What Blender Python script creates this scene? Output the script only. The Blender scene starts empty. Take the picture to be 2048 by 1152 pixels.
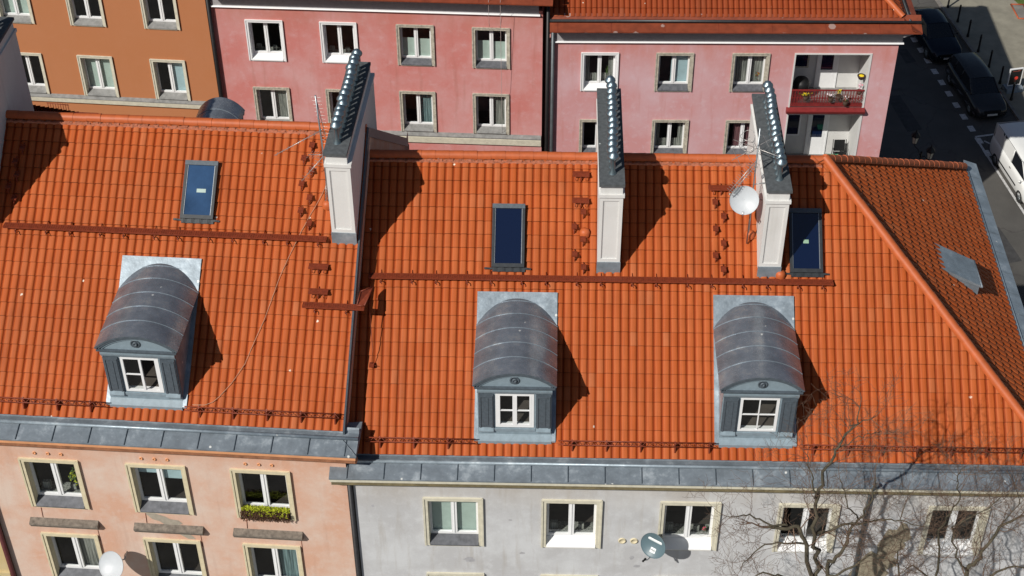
import bpy, bmesh, math, random
from mathutils import Vector, Matrix
R = math.radians
sc = bpy.context.scene
COL = sc.collection
random.seed(7)

# ------------------------------------------------------------------ helpers
class MB:
    """collects geometry and links it as ONE mesh object"""
    def __init__(s): s.v=[]; s.f=[]; s.m=[]; s.sm=[]; s.uv={}
    def add(s, vs, fs, mi=0, smooth=False, uvs=None):
        o=len(s.v); s.v+= [tuple(p) for p in vs]
        for i,f in enumerate(fs):
            if uvs: s.uv[len(s.f)]=[uvs[k] for k in f]
            s.f.append(tuple(o+k for k in f)); s.m.append(mi); s.sm.append(smooth)
        return s
    def box(s, x0,x1,y0,y1,z0,z1, mi=0, M=None):
        vs=[(x,y,z) for z in (z0,z1) for y in (y0,y1) for x in (x0,x1)]
        if M is not None: vs=[tuple(M@Vector(p)) for p in vs]
        return s.add(vs,[(0,2,3,1),(4,5,7,6),(0,1,5,4),(2,6,7,3),(0,4,6,2),(1,3,7,5)],mi)
    def prism(s, poly, a, b, axis='x', mi=0):
        """polygon (2-D) swept from a to b along axis; poly coords are the other two axes in order"""
        def P(t,p):
            return {'x':(t,p[0],p[1]),'y':(p[0],t,p[1]),'z':(p[0],p[1],t)}[axis]
        n=len(poly); vs=[P(a,p) for p in poly]+[P(b,p) for p in poly]
        fs=[tuple(range(n)),tuple(range(2*n-1,n-1,-1))]+[(i,i+n,(i+1)%n+n,(i+1)%n) for i in range(n)]
        return s.add(vs,fs,mi)
    def tube(s, pts, r, n=6, mi=0, smooth=True, cap=True):
        pts=[Vector(p) for p in pts]; rr=r if isinstance(r,(list,tuple)) else [r]*len(pts)
        vs=[]; fs=[]; up=None
        for i,p in enumerate(pts):
            d=(pts[min(i+1,len(pts)-1)]-pts[max(i-1,0)]).normalized()
            if up is None: up=Vector((0,0,1)) if abs(d.z)<.9 else Vector((1,0,0))
            a=d.cross(up)
            if a.length<1e-4: a=d.cross(Vector((1,.3,.2)))
            a.normalize(); b=a.cross(d); up=b
            for k in range(n):
                t=2*math.pi*k/n; vs.append(p+(a*math.cos(t)+b*math.sin(t))*rr[i])
        for i in range(len(pts)-1):
            for k in range(n): fs.append((i*n+k,i*n+(k+1)%n,(i+1)*n+(k+1)%n,(i+1)*n+k))
        s.add(vs,fs,mi,smooth)
        if cap:
            o=len(s.v)-len(vs)
            s.f.append(tuple(range(o+n-1,o-1,-1))); s.m.append(mi); s.sm.append(False)
            s.f.append(tuple(range(len(s.v)-n,len(s.v)))); s.m.append(mi); s.sm.append(False)
        return s
    def lathe(s, prof, c=(0,0,0), n=12, mi=0, M=None, smooth=True):
        vs=[]; fs=[]
        for r,z in prof:
            for k in range(n):
                t=2*math.pi*k/n; p=Vector((r*math.cos(t),r*math.sin(t),z))
                if M is not None: p=M@p
                vs.append(p+Vector(c))
        for i in range(len(prof)-1):
            for k in range(n): fs.append((i*n+k,i*n+(k+1)%n,(i+1)*n+(k+1)%n,(i+1)*n+k))
        return s.add(vs,fs,mi,smooth)
    def quad(s,a,b,c,d,mi=0): return s.add([a,b,c,d],[(0,1,2,3)],mi)
    def build(s, name, mats, parent=None, loc=(0,0,0), rot=(0,0,0)):
        me=bpy.data.meshes.new(name); me.from_pydata(s.v,[],s.f)
        if not isinstance(mats,(list,tuple)): mats=[mats]
        for m in mats: me.materials.append(m)
        me.polygons.foreach_set('material_index',s.m)
        me.polygons.foreach_set('use_smooth',s.sm)
        if s.uv:
            ul=me.uv_layers.new(name='UVMap')
            for p in me.polygons:
                u=s.uv.get(p.index)
                if u:
                    for li,uvp in zip(p.loop_indices,u): ul.data[li].uv=uvp
        me.update()
        o=bpy.data.objects.new(name,me); COL.objects.link(o)
        o.parent=parent; o.location=loc; o.rotation_euler=rot
        return o

def tag(o, label=None, cat=None, group=None, kind=None):
    if label: o['label']=label
    if cat: o['category']=cat
    if group: o['group']=group
    if kind: o['kind']=kind
    return o
def empty(name, loc, rz=0, label=None, cat=None, group=None):
    o=bpy.data.objects.new(name,None); COL.objects.link(o)
    o.location=loc; o.rotation_euler=(0,0,rz); o.empty_display_size=.3
    return tag(o,label,cat,group)
def kids(o): return [c for c in COL.objects if c.parent==o]
def copy_tree(o, parent=None, ch=None):
    ch = ch or [c for c in COL.objects if c.parent==o]
    c=o.copy(); COL.objects.link(c); c.parent=parent if parent else o.parent
    for k in ch:
        d=k.copy(); COL.objects.link(d); d.parent=c
    return c

# ------------------------------------------------------------------ materials
MATS={}
def nodes(name):
    m=bpy.data.materials.new(name); m.use_nodes=True; nt=m.node_tree; nt.nodes.clear()
    out=nt.nodes.new('ShaderNodeOutputMaterial'); bs=nt.nodes.new('ShaderNodeBsdfPrincipled')
    nt.links.new(bs.outputs[0],out.inputs[0]); return m,nt,bs,out
def N(nt,t,**k):
    n=nt.nodes.new(t)
    for a,b in k.items():
        if a in n.inputs: n.inputs[a].default_value=b
        else: setattr(n,a,b)
    return n
def c4(c): return (c[0],c[1],c[2],1)
def noise(nt,scale,detail=4,rough=.6,vec=None,sx=None):
    tc=N(nt,'ShaderNodeTexCoord'); src=tc.outputs['Object']
    if sx:
        mp=N(nt,'ShaderNodeMapping'); mp.inputs['Scale'].default_value=sx
        nt.links.new(src,mp.inputs[0]); src=mp.outputs[0]
    n=N(nt,'ShaderNodeTexNoise'); n.inputs['Scale'].default_value=scale; n.inputs['Detail'].default_value=detail
    n.inputs['Roughness'].default_value=rough; nt.links.new(vec or src,n.inputs['Vector']); return n.outputs['Fac']
def ramp(nt,fac,stops):
    r=N(nt,'ShaderNodeValToRGB'); e=r.color_ramp.elements
    while len(e)>len(stops): e.remove(e[-1])
    while len(e)<len(stops): e.new(.5)
    for el,(p,c) in zip(e,stops):
        el.position=p; el.color=c4(c) if not isinstance(c,(int,float)) else (c,c,c,1)
    nt.links.new(fac,r.inputs[0]); return r.outputs[0]
def mix(nt,fac,a,b,blend='MIX'):
    m=N(nt,'ShaderNodeMix',data_type='RGBA',blend_type=blend)
    for sock,v in ((m.inputs[0],fac),(m.inputs[6],a),(m.inputs[7],b)):
        if isinstance(v,(int,float)): sock.default_value=v
        elif isinstance(v,tuple): sock.default_value=c4(v)
        else: nt.links.new(v,sock)
    return m.outputs[2]
def bump(nt,bs,fac,strength=.3,dist=.01):
    b=N(nt,'ShaderNodeBump'); b.inputs['Strength'].default_value=strength; b.inputs['Distance'].default_value=dist
    nt.links.new(fac,b.inputs['Height']); nt.links.new(b.outputs[0],bs.inputs['Normal'])
def plain(name,col,rough=.6,metal=0,var=.15,scale=8,bmp=.0,spots=None):
    """painted/metal surface with gentle mottling"""
    m,nt,bs,_=nodes(name)
    f=noise(nt,scale,5)
    lo=tuple(c*(1-var) for c in col); hi=tuple(min(1,c*(1+var)) for c in col)
    cc=ramp(nt,f,[(.3,lo),(.7,hi)])
    if spots:   # droppings / chips: small real stains
        tc=N(nt,'ShaderNodeTexCoord')
        w=N(nt,'ShaderNodeTexNoise'); w.inputs['Scale'].default_value=18; nt.links.new(tc.outputs['Object'],w.inputs['Vector'])
        ad=N(nt,'ShaderNodeVectorMath',operation='MULTIPLY_ADD'); ad.inputs[1].default_value=(.05,.05,.05)
        nt.links.new(w.outputs['Color'],ad.inputs[0]); nt.links.new(tc.outputs['Object'],ad.inputs[2])
        v=N(nt,'ShaderNodeTexVoronoi'); v.inputs['Scale'].default_value=spots[0]; nt.links.new(ad.outputs[0],v.inputs['Vector'])
        k=ramp(nt,v.outputs['Distance'],[(spots[1],1),(spots[1]+.02,0)])
        cc=mix(nt,k,cc,spots[2])
    nt.links.new(cc,bs.inputs['Base Color'])
    bs.inputs['Roughness'].default_value=rough; bs.inputs['Metallic'].default_value=metal
    if bmp: bump(nt,bs,noise(nt,scale*6,3),bmp,.01)
    MATS[name]=m; return m
def wallmat(name,base,blotch,dirt,s1=.55,amt=.6,fine=.08,streak=.25,grain=60,band=None):
    """aged render: big pale blotches, faint vertical streaks, fine grain"""
    m,nt,bs,_=nodes(name)
    f1=noise(nt,s1,6,.62); f2=noise(nt,3.2,5,.65); f3=noise(nt,1.0,4,.6,sx=(3.5,3.5,.35))
    a=ramp(nt,f1,[(.42,0.0),(.66,amt)]); c=mix(nt,a,base,blotch)
    b=ramp(nt,f2,[(.52,0.0),(.75,amt*.8)]); c=mix(nt,b,c,blotch)
    d=ramp(nt,f3,[(.55,0.0),(.8,streak)]); c=mix(nt,d,c,dirt)
    if band:   # grime washed down from the cornice: (z where it is full, z where it fades out, colour)
        tc=N(nt,'ShaderNodeTexCoord'); sp=N(nt,'ShaderNodeSeparateXYZ'); nt.links.new(tc.outputs['Object'],sp.inputs[0])
        mr=N(nt,'ShaderNodeMapRange'); mr.inputs[1].default_value=band[1]; mr.inputs[2].default_value=band[0]; nt.links.new(sp.outputs[2],mr.inputs[0])
        wv=noise(nt,1.0,5,.65,sx=(1.3,1.3,.5)); mm_=N(nt,'ShaderNodeMath',operation='MULTIPLY'); nt.links.new(mr.outputs[0],mm_.inputs[0])
        nt.links.new(ramp(nt,wv,[(.3,.15),(.65,1.0)]),mm_.inputs[1]); m3=N(nt,'ShaderNodeMath',operation='MULTIPLY'); m3.inputs[1].default_value=band[3]; nt.links.new(mm_.outputs[0],m3.inputs[0]); c=mix(nt,m3.outputs[0],c,band[2])
    g=noise(nt,grain,2); gg=ramp(nt,g,[(.3,1-fine),(.7,1+0*fine)]); c=mix(nt,1.0,c,gg,'MULTIPLY')
    nt.links.new(c,bs.inputs['Base Color']); bs.inputs['Roughness'].default_value=.95
    bs.inputs['Specular IOR Level'].default_value=.15
    bump(nt,bs,g,.35,.006); MATS[name]=m; return m
def tilemat(name,a,b,c3,rough=.55):
    """glazed clay tile: every tile has its own tone, streaks run down the slope"""
    m,nt,bs,_=nodes(name)
    uv=N(nt,'ShaderNodeUVMap'); fl=N(nt,'ShaderNodeVectorMath',operation='FLOOR'); nt.links.new(uv.outputs[0],fl.inputs[0])
    wn=N(nt,'ShaderNodeTexWhiteNoise',noise_dimensions='2D'); nt.links.new(fl.outputs[0],wn.inputs['Vector'])
    cc=ramp(nt,wn.outputs['Value'],[(0,a),(.5,b),(.9,a),(1,c3)])
    mp=N(nt,'ShaderNodeMapping'); mp.inputs['Scale'].default_value=(9,.35,1); nt.links.new(uv.outputs[0],mp.inputs[0])
    n=N(nt,'ShaderNodeTexNoise'); n.inputs['Scale'].default_value=1.6; n.inputs['Detail'].default_value=3; nt.links.new(mp.outputs[0],n.inputs['Vector'])
    st=ramp(nt,n.outputs['Fac'],[(.3,.80),(.65,1.0)]); cc=mix(nt,1.0,cc,st,'MULTIPLY')
    g=noise(nt,.9,5,.6); gs=ramp(nt,g,[(.3,.86),(.62,1.0)]); cc=mix(nt,1.0,cc,gs,'MULTIPLY')
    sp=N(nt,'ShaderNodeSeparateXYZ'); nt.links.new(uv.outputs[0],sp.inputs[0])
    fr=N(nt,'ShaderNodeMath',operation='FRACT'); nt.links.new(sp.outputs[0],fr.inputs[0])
    gr=ramp(nt,fr.outputs[0],[(0,(.55,.34,.14)),(.05,(1,1,1)),(.75,(1,1,1)),(.82,(.62,.38,.16)),(1,(.50,.30,.12))])   # shade and warm inter-reflection of the interlock channel, painted into the colour
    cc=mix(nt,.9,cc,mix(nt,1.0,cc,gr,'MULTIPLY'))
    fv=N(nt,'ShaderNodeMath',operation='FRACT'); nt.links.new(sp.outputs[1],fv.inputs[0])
    gv=ramp(nt,fv.outputs[0],[(0,.80),(.03,1.0),(.93,1.0),(.972,.45),(1,.30)]); cc=mix(nt,1.0,cc,gv,'MULTIPLY')   # dark course line where each tile meets the one above
    so_=noise(nt,1.0,4,.65,sx=(1.6,.28,.28)); cc=mix(nt,ramp(nt,so_,[(.56,0.0),(.78,.35)]),cc,(.16,.045,.018))     # soot streaks
    li=noise(nt,9,5,.7); cc=mix(nt,ramp(nt,li,[(.66,0.0),(.74,.30)]),cc,(.50,.27,.15))                              # bloom / lichen
    tc=N(nt,'ShaderNodeTexCoord'); v=N(nt,'ShaderNodeTexVoronoi'); v.inputs['Scale'].default_value=.95
    w=N(nt,'ShaderNodeTexNoise'); w.inputs['Scale'].default_value=14; nt.links.new(tc.outputs['Object'],w.inputs['Vector'])
    ad=N(nt,'ShaderNodeVectorMath',operation='MULTIPLY_ADD'); ad.inputs[1].default_value=(.08,.08,.08)
    nt.links.new(w.outputs['Color'],ad.inputs[0]); nt.links.new(tc.outputs['Object'],ad.inputs[2]); nt.links.new(ad.outputs[0],v.inputs['Vector'])
    k=ramp(nt,v.outputs['Distance'],[(.020,1),(.036,0)]); cc=mix(nt,k,cc,(.75,.66,.55))
    nt.links.new(cc,bs.inputs['Base Color']); bs.inputs['Roughness'].default_value=rough
    bs.inputs['Specular IOR Level'].default_value=.18
    bump(nt,bs,n.outputs['Fac'],.15,.004); MATS[name]=m; return m
def zincmat(name,col,pale,rough=.5,metal=.35):
    m,nt,bs,_=nodes(name)
    f=noise(nt,2.2,6,.65); f2=noise(nt,14,4,.6)
    cc=ramp(nt,f,[(.35,tuple(c*.75 for c in col)),(.55,col),(.75,pale)])
    k2=ramp(nt,f2,[(.6,0.0),(.8,.35)]); cc=mix(nt,k2,cc,pale)
    tc=N(nt,'ShaderNodeTexCoord'); v=N(nt,'ShaderNodeTexVoronoi'); v.inputs['Scale'].default_value=1.9
    w=N(nt,'ShaderNodeTexNoise'); w.inputs['Scale'].default_value=20; nt.links.new(tc.outputs['Object'],w.inputs['Vector'])
    ad=N(nt,'ShaderNodeVectorMath',operation='MULTIPLY_ADD'); ad.inputs[1].default_value=(.05,.05,.05)
    nt.links.new(w.outputs['Color'],ad.inputs[0]); nt.links.new(tc.outputs['Object'],ad.inputs[2]); nt.links.new(ad.outputs[0],v.inputs['Vector'])
    k=ramp(nt,v.outputs['Distance'],[(.05,1),(.075,0)]); cc=mix(nt,k,cc,(.72,.74,.72))
    nt.links.new(cc,bs.inputs['Base Color']); bs.inputs['Metallic'].default_value=metal
    rr=ramp(nt,f2,[(.3,rough*.8),(.7,min(1,rough*1.25))]); nt.links.new(rr,bs.inputs['Roughness'])
    bump(nt,bs,noise(nt,2.6,3),.30,.03); MATS[name]=m; return m
def glassmat(name,tint=(.93,.95,.94),refl=1.0):
    m,nt,bs,out=nodes(name); nt.nodes.remove(bs)
    t=N(nt,'ShaderNodeBsdfTransparent'); t.inputs[0].default_value=c4(tint)
    g=N(nt,'ShaderNodeBsdfGlossy'); g.inputs['Roughness'].default_value=.02; g.inputs[0].default_value=(.9,.95,1,1)
    f=N(nt,'ShaderNodeLayerWeight'); f.inputs[0].default_value=.5
    pw_=N(nt,'ShaderNodeMath',operation='POWER'); pw_.inputs[1].default_value=5; nt.links.new(f.outputs['Facing'],pw_.inputs[0])
    mu=N(nt,'ShaderNodeMath',operation='MULTIPLY_ADD'); mu.inputs[1].default_value=.9; mu.inputs[2].default_value=.07*refl; mu.use_clamp=True
    nt.links.new(pw_.outputs[0],mu.inputs[0])
    x=N(nt,'ShaderNodeMixShader'); nt.links.new(mu.outputs[0],x.inputs[0]); nt.links.new(t.outputs[0],x.inputs[1]); nt.links.new(g.outputs[0],x.inputs[2])
    nt.links.new(x.outputs[0],out.inputs[0]); MATS[name]=m; return m

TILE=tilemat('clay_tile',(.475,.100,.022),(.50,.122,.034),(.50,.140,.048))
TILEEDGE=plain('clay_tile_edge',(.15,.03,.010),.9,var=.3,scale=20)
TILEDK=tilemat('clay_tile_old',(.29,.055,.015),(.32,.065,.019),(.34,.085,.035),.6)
RIDGE=plain('clay_ridge',(.45,.10,.026),.55,var=.12,scale=6,spots=(2.2,.05,(.8,.7,.6)))
ZINC=zincmat('zinc_grey',(.20,.235,.27),(.42,.47,.51),.5,.2)
ZINCL=zincmat('zinc_light',(.30,.36,.41),(.50,.56,.60),.42,.4)
ZINCB=zincmat('zinc_barrel',(.23,.255,.295),(.38,.375,.37),.24,.5)
ZDARK=plain('slate_paint_dark',(.075,.095,.115),.55,var=.2,scale=14)
ZPAINT=plain('slate_paint_light',(.22,.285,.33),.5,var=.15,scale=7)
BITUM=plain('bitumen_felt',(.080,.088,.094),.85,var=.3,scale=10,spots=(3.0,.07,(.4,.42,.42)))
CHROME=plain('dull_steel',(.25,.32,.36),.42,.9,var=.1,scale=20)
STEEL=plain('galvanised_steel',(.35,.38,.40),.4,.8,var=.2,scale=20)
ALU=plain('aluminium_rod',(.5,.48,.46),.4,.7,var=.2,scale=20)
RUSTR=plain('red_brown_paint',(.20,.036,.013),.55,var=.25,scale=12,bmp=.1)
RUSTD=plain('red_brown_dark',(.15,.018,.008),.6,var=.25,scale=12)
UPVC=plain('white_window_paint',(.80,.81,.82),.4,var=.03,scale=5)
CREAM=plain('cream_casing',(.62,.55,.38),.85,var=.10,scale=6,bmp=.1)
CREAMP=plain('pale_cream_casing',(.60,.57,.46),.85,var=.12,scale=6,bmp=.1)
STONE=plain('weathered_casing',(.43,.40,.33),.9,var=.3,scale=9,bmp=.2)
SILLD=plain('dark_sheet_sill',(.105,.11,.125),.6,.2,var=.35,scale=6)
SILLG=plain('grey_stone_band',(.22,.22,.215),.85,var=.25,scale=5,bmp=.1)
HOOD=plain('mossy_concrete_hood',(.17,.145,.12),.95,var=.4,scale=9,bmp=.4)
WHITE=wallmat('white_render',(.67,.665,.65),(.72,.72,.71),(.40,.38,.35),1.2,.6,.05,.35)
PEACH=wallmat('peach_render',(.66,.40,.29),(.70,.57,.49),(.48,.29,.22),.7,.85,.08,.4,band=(15.9,15.3,(.58,.30,.19),.4))
PEACHC=plain('peach_cornice',(.66,.31,.15),.9,var=.12,scale=3)
GREYW=wallmat('grey_render',(.52,.523,.535),(.64,.655,.675),(.38,.34,.29),.8,.9,.10,.6,band=(15.2,14.2,(.42,.36,.29),.55))
PINK=wallmat('dusty_pink_render',(.58,.215,.195),(.63,.37,.37),(.40,.15,.11),.45,.75,.06,.5,band=(13.6,12.2,(.44,.17,.11),.6))
PINKR=wallmat('pale_pink_render',(.60,.30,.305),(.64,.45,.49),(.50,.17,.12),.22,1.0,.08,.45,band=(12.4,10.6,(.55,.19,.145),.8))
ORANGE=wallmat('orange_render',(.47,.19,.085),(.49,.21,.105),(.42,.15,.05),.5,.4,.06,.1)
YELLOW=wallmat('ochre_render',(.55,.42,.20),(.62,.52,.32),(.3,.22,.12),.7,.6)
DPIPE=plain('dark_downpipe',(.035,.035,.038),.5,.3,var=.2)
GPIPE=plain('grey_downpipe',(.10,.115,.125),.5,.4,var=.2)
REDSH=plain('painted_red_sheet',(.22,.048,.020),.5,.1,var=.25,scale=3,spots=(1.3,.17,(.36,.24,.21)))
FRIEZE=plain('grey_frieze',(.33,.32,.33),.9,var=.1)
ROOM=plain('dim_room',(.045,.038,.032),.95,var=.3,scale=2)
GLASS=glassmat('window_glass'); SKYGL,_nt,_bs,_o=nodes('skylight_glass')
_bs.inputs['Base Color'].default_value=(.004,.010,.035,1); _bs.inputs['Roughness'].default_value=.04; _bs.inputs['Specular IOR Level'].default_value=.9
BLACKM=plain('dark_frame',(.035,.04,.045),.4,.2,var=.2)
BLIND=plain('mint_blind',(.40,.50,.46),.8,var=.08,scale=4)
BLUEB=plain('pale_blue_blind',(.36,.50,.55),.8,var=.08,scale=4)
GREENB=plain('green_blind',(.25,.42,.13),.8,var=.1,scale=4)
def curtmat(name,a,b):
    m,nt,bs,_=nodes(name); f=noise(nt,1,3,.6,sx=(26,26,1.2)); cc=ramp(nt,f,[(.35,a),(.65,b)])
    nt.links.new(cc,bs.inputs['Base Color']); bs.inputs['Roughness'].default_value=.9; return m
CURT=curtmat('grey_curtain',(.08,.09,.085),(.33,.34,.31)); CURTB=curtmat('teal_curtain',(.05,.09,.10),(.20,.30,.31)); CURTP=curtmat('plum_curtain',(.10,.04,.05),(.18,.08,.09))
LEAF=plain('leaf_green',(.06,.12,.025),.7,var=.5,scale=30)
LEAFY=plain('yellow_hedge_leaf',(.36,.40,.015),.7,var=.3,scale=30)
LEAFR=plain('dry_red_leaf',(.075,.035,.015),.8,var=.4,scale=30)
YEL=plain('yellow_petal',(.85,.62,.02),.6,var=.1); PNK=plain('pink_petal',(.65,.10,.18),.6,var=.2); WPT=plain('white_petal',(.75,.62,.68),.6,var=.1)
TERRA=plain('terracotta',(.35,.08,.03),.8,var=.2); WOOD=plain('dark_wood',(.05,.025,.015),.7,var=.3)
DKRED=plain('wine_red_paint',(.20,.022,.022),.5,var=.2)
BLACK=plain('black_iron',(.012,.012,.013),.5,.2,var=.2)

# ------------------------------------------------------------------ world, sun, camera
SUN_EL=R(41.5); SUN_AZ=R(46)      # direction light travels, from +x towards +y
w=bpy.data.worlds.new('World'); sc.world=w; w.use_nodes=True; nt=w.node_tree
sky=nt.nodes.new('ShaderNodeTexSky'); sky.sky_type='NISHITA'; sky.sun_disc=False
sky.sun_elevation=SUN_EL; sun_from=math.atan2(-math.cos(SUN_AZ),-math.sin(SUN_AZ)); sky.sun_rotation=sun_from
bg=nt.nodes['Background']; bg.inputs[1].default_value=.05; nt.links.new(sky.outputs[0],bg.inputs[0])
sd=bpy.data.lights.new('Sun','SUN'); sd.energy=5.0; sd.angle=R(.5); sd.color=(1,.955,.88)
so=bpy.data.objects.new('sun',sd); COL.objects.link(so)
dv=Vector((math.cos(SUN_EL)*math.cos(SUN_AZ),math.cos(SUN_EL)*math.sin(SUN_AZ),-math.sin(SUN_EL)))
so.rotation_euler=dv.to_track_quat('-Z','Y').to_euler(); so.location=(-30,-30,60)
cd=bpy.data.cameras.new('Camera'); cam=bpy.data.objects.new('Camera',cd); COL.objects.link(cam); sc.camera=cam
cd.sensor_width=36; cd.lens=3197.5/2048*36; cd.clip_end=1000
p_,r_=R(40.373),R(.252)
cx=Vector((1,0,0)); cz=Vector((0,math.cos(p_),-math.sin(p_))); cy=cz.cross(cx)
ax=cx*math.cos(r_)+cy*math.sin(r_); ay=-cx*math.sin(r_)+cy*math.cos(r_)
Mx=Matrix((ax,-ay,-cz)).transposed().to_4x4(); Mx.translation=(0,0,45.31); cam.matrix_world=Mx
sc.view_settings.view_transform='Standard'; sc.view_settings.look='None'; sc.view_settings.exposure=-.16; sc.view_settings.gamma=1

# ------------------------------------------------------------------ generic building pieces
PU,PV=.21,.361
PROF=[(0,.0),(.05,.014),(.13,.024),(.26,.029),(.42,.031),(.62,.029),(.75,.022),(.81,.0),(.91,-.012),(1.0,.0)]
def tiles(mb,O,U,V,nu,nv,clips=(),coarse=False,v0=0,mi=0):
    """interlocking clay tiles laid on a slope: O eave corner, U along the eave, V up the slope"""
    O,U,V=Vector(O),Vector(U).normalized(),Vector(V).normalized(); Nn=U.cross(V).normalized()
    prof=[PROF[i] for i in (0,2,4,6,8,9)] if coarse else PROF
    bm=bmesh.new(); uvl=bm.loops.layers.uv.new('UVMap'); rnd=random.Random(3)
    for j in range(nv):
        lift0,lift1=.036,.006
        va,vb=j*PV,(j+1)*PV+.012
        A=[];B=[];L=[];A2=[]
        for i in range(nu):
            dz=rnd.uniform(-.003,.004); jv=rnd.uniform(-.005,.005); ju=rnd.uniform(-.003,.003)
            for k,(t,h) in enumerate(prof[:-1] if i<nu-1 else prof):
                u=(i+t)*PU
                q=O+U*u; A.append((bm.verts.new(q+U*ju+V*(va+jv)+Nn*(h+lift0+dz)),i+t)); B.append((bm.verts.new(q+V*vb+Nn*(h+lift1)),i+t))
                L.append((bm.verts.new(q+V*(va+.008)+Nn*(h+lift1-.006)),i+t)); A2.append((bm.verts.new(q+U*ju+V*(va+jv)+Nn*(h+lift0+dz)),i+t))
        for k in range(len(A)-1):
            f=bm.faces.new((A[k][0],A[k+1][0],B[k+1][0],B[k][0])); f.smooth=True; f.material_index=mi
            us=[A[k][1],A[k+1][1],B[k+1][1],B[k][1]]; vs=[j+.001,j+.001,j+.999,j+.999]
            mid=(us[0]+us[1])/2
            for lp,a,b in zip(f.loops,us,vs):
                a=min(max(a,math.floor(mid)+.001),math.floor(mid)+.999); lp[uvl].uv=(a,b+v0)
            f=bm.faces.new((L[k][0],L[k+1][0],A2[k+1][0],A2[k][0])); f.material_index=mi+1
    for co,no in clips:
        bmesh.ops.bisect_plane(bm,geom=bm.verts[:]+bm.edges[:]+bm.faces[:],plane_co=Vector(co),plane_no=Vector(no),clear_outer=True)
    bm.verts.index_update(); off=len(mb.v); mb.v+=[tuple(v.co) for v in bm.verts]
    for f in bm.faces:
        mb.uv[len(mb.f)]=[tuple(l[uvl].uv) for l in f.loops]
        mb.f.append(tuple(off+v.index for v in f.verts)); mb.m.append(f.material_index); mb.sm.append(f.smooth)
    bm.free()
def ridge(mb,a,b,r=.125,seg=.37,mi=0,n=8):
    a,b=Vector(a),Vector(b); d=(b-a); L=d.length; d.normalize(); k=max(1,round(L/seg)); s=L/k
    side=d.cross(Vector((0,0,1))).normalized(); up=side.cross(d)
    for i in range(k):
        vs=[]; p0=a+d*(i*s-.0); p1=a+d*((i+1)*s+.03); jit=random.uniform(-.006,.006)
        for p,rr in ((p0,r*.96),(p1,r*1.02)):
            for q in range(n+1):
                t=-.25+(math.pi+.5)*q/n
                vs.append(p+side*(math.cos(t)*rr)+up*(math.sin(t)*rr+jit-.03))
        fs=[(q,q+1,n+2+q,n+1+q) for q in range(n)]+[tuple(range(n+1,2*n+2))]
        mb.add(vs,fs[:-1],mi,True); mb.add(vs[n+1:],[tuple(range(n+1))],mi)
def facade(mb,x0,x1,z0,z1,holes,y=0,mi=0,rd=.24,room=1,rmi=1,flip=False):
    """wall sheet with window openings, each opening lined and backed by a dim room"""
    xs=sorted({x0,x1}|{h[0] for h in holes}|{h[1] for h in holes}); zs=sorted({z0,z1}|{h[2] for h in holes}|{h[3] for h in holes})
    for i in range(len(xs)-1):
        for k in range(len(zs)-1):
            cx_,cz_=(xs[i]+xs[i+1])/2,(zs[k]+zs[k+1])/2
            if any(h[0]<cx_<h[1] and h[2]<cz_<h[3] for h in holes): continue
            mb.quad((xs[i],y,zs[k]),(xs[i+1],y,zs[k]),(xs[i+1],y,zs[k+1]),(xs[i],y,zs[k+1]),mi)
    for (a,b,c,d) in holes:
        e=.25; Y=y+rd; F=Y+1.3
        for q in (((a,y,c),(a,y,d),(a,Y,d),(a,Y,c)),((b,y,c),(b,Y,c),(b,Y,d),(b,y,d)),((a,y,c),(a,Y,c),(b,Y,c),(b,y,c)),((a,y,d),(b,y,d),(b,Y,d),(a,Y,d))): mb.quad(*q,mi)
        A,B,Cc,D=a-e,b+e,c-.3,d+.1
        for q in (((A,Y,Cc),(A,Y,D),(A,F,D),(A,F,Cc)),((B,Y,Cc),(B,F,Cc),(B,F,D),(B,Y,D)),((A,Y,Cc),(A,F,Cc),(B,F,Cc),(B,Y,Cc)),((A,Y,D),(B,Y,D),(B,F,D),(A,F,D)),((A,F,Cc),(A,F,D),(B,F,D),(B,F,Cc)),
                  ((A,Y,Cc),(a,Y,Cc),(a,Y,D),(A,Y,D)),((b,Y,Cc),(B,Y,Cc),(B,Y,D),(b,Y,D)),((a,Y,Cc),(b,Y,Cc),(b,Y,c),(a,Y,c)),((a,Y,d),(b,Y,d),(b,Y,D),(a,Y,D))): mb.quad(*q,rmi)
CW=.115
def hole(x0,x1,z0,z1): return (x0+CW-.015,x1-CW+.015,z0+.03,z1-CW+.015)
def curtain(mb,x0,x1,z0,z1,y,amp=.02,n=None):
    n=n or max(6,int((x1-x0)/.03)); vs=[]; fs=[]
    for i in range(n+1):
        x=x0+(x1-x0)*i/n; yy=y+amp*math.sin(i*1.9)+random.uniform(-.004,.004)
        vs+=[(x,yy,z0),(x,yy,z1)]
    fs=[(2*i,2*i+2,2*i+3,2*i+1) for i in range(n)]; mb.add(vs,fs,0,True)
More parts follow.
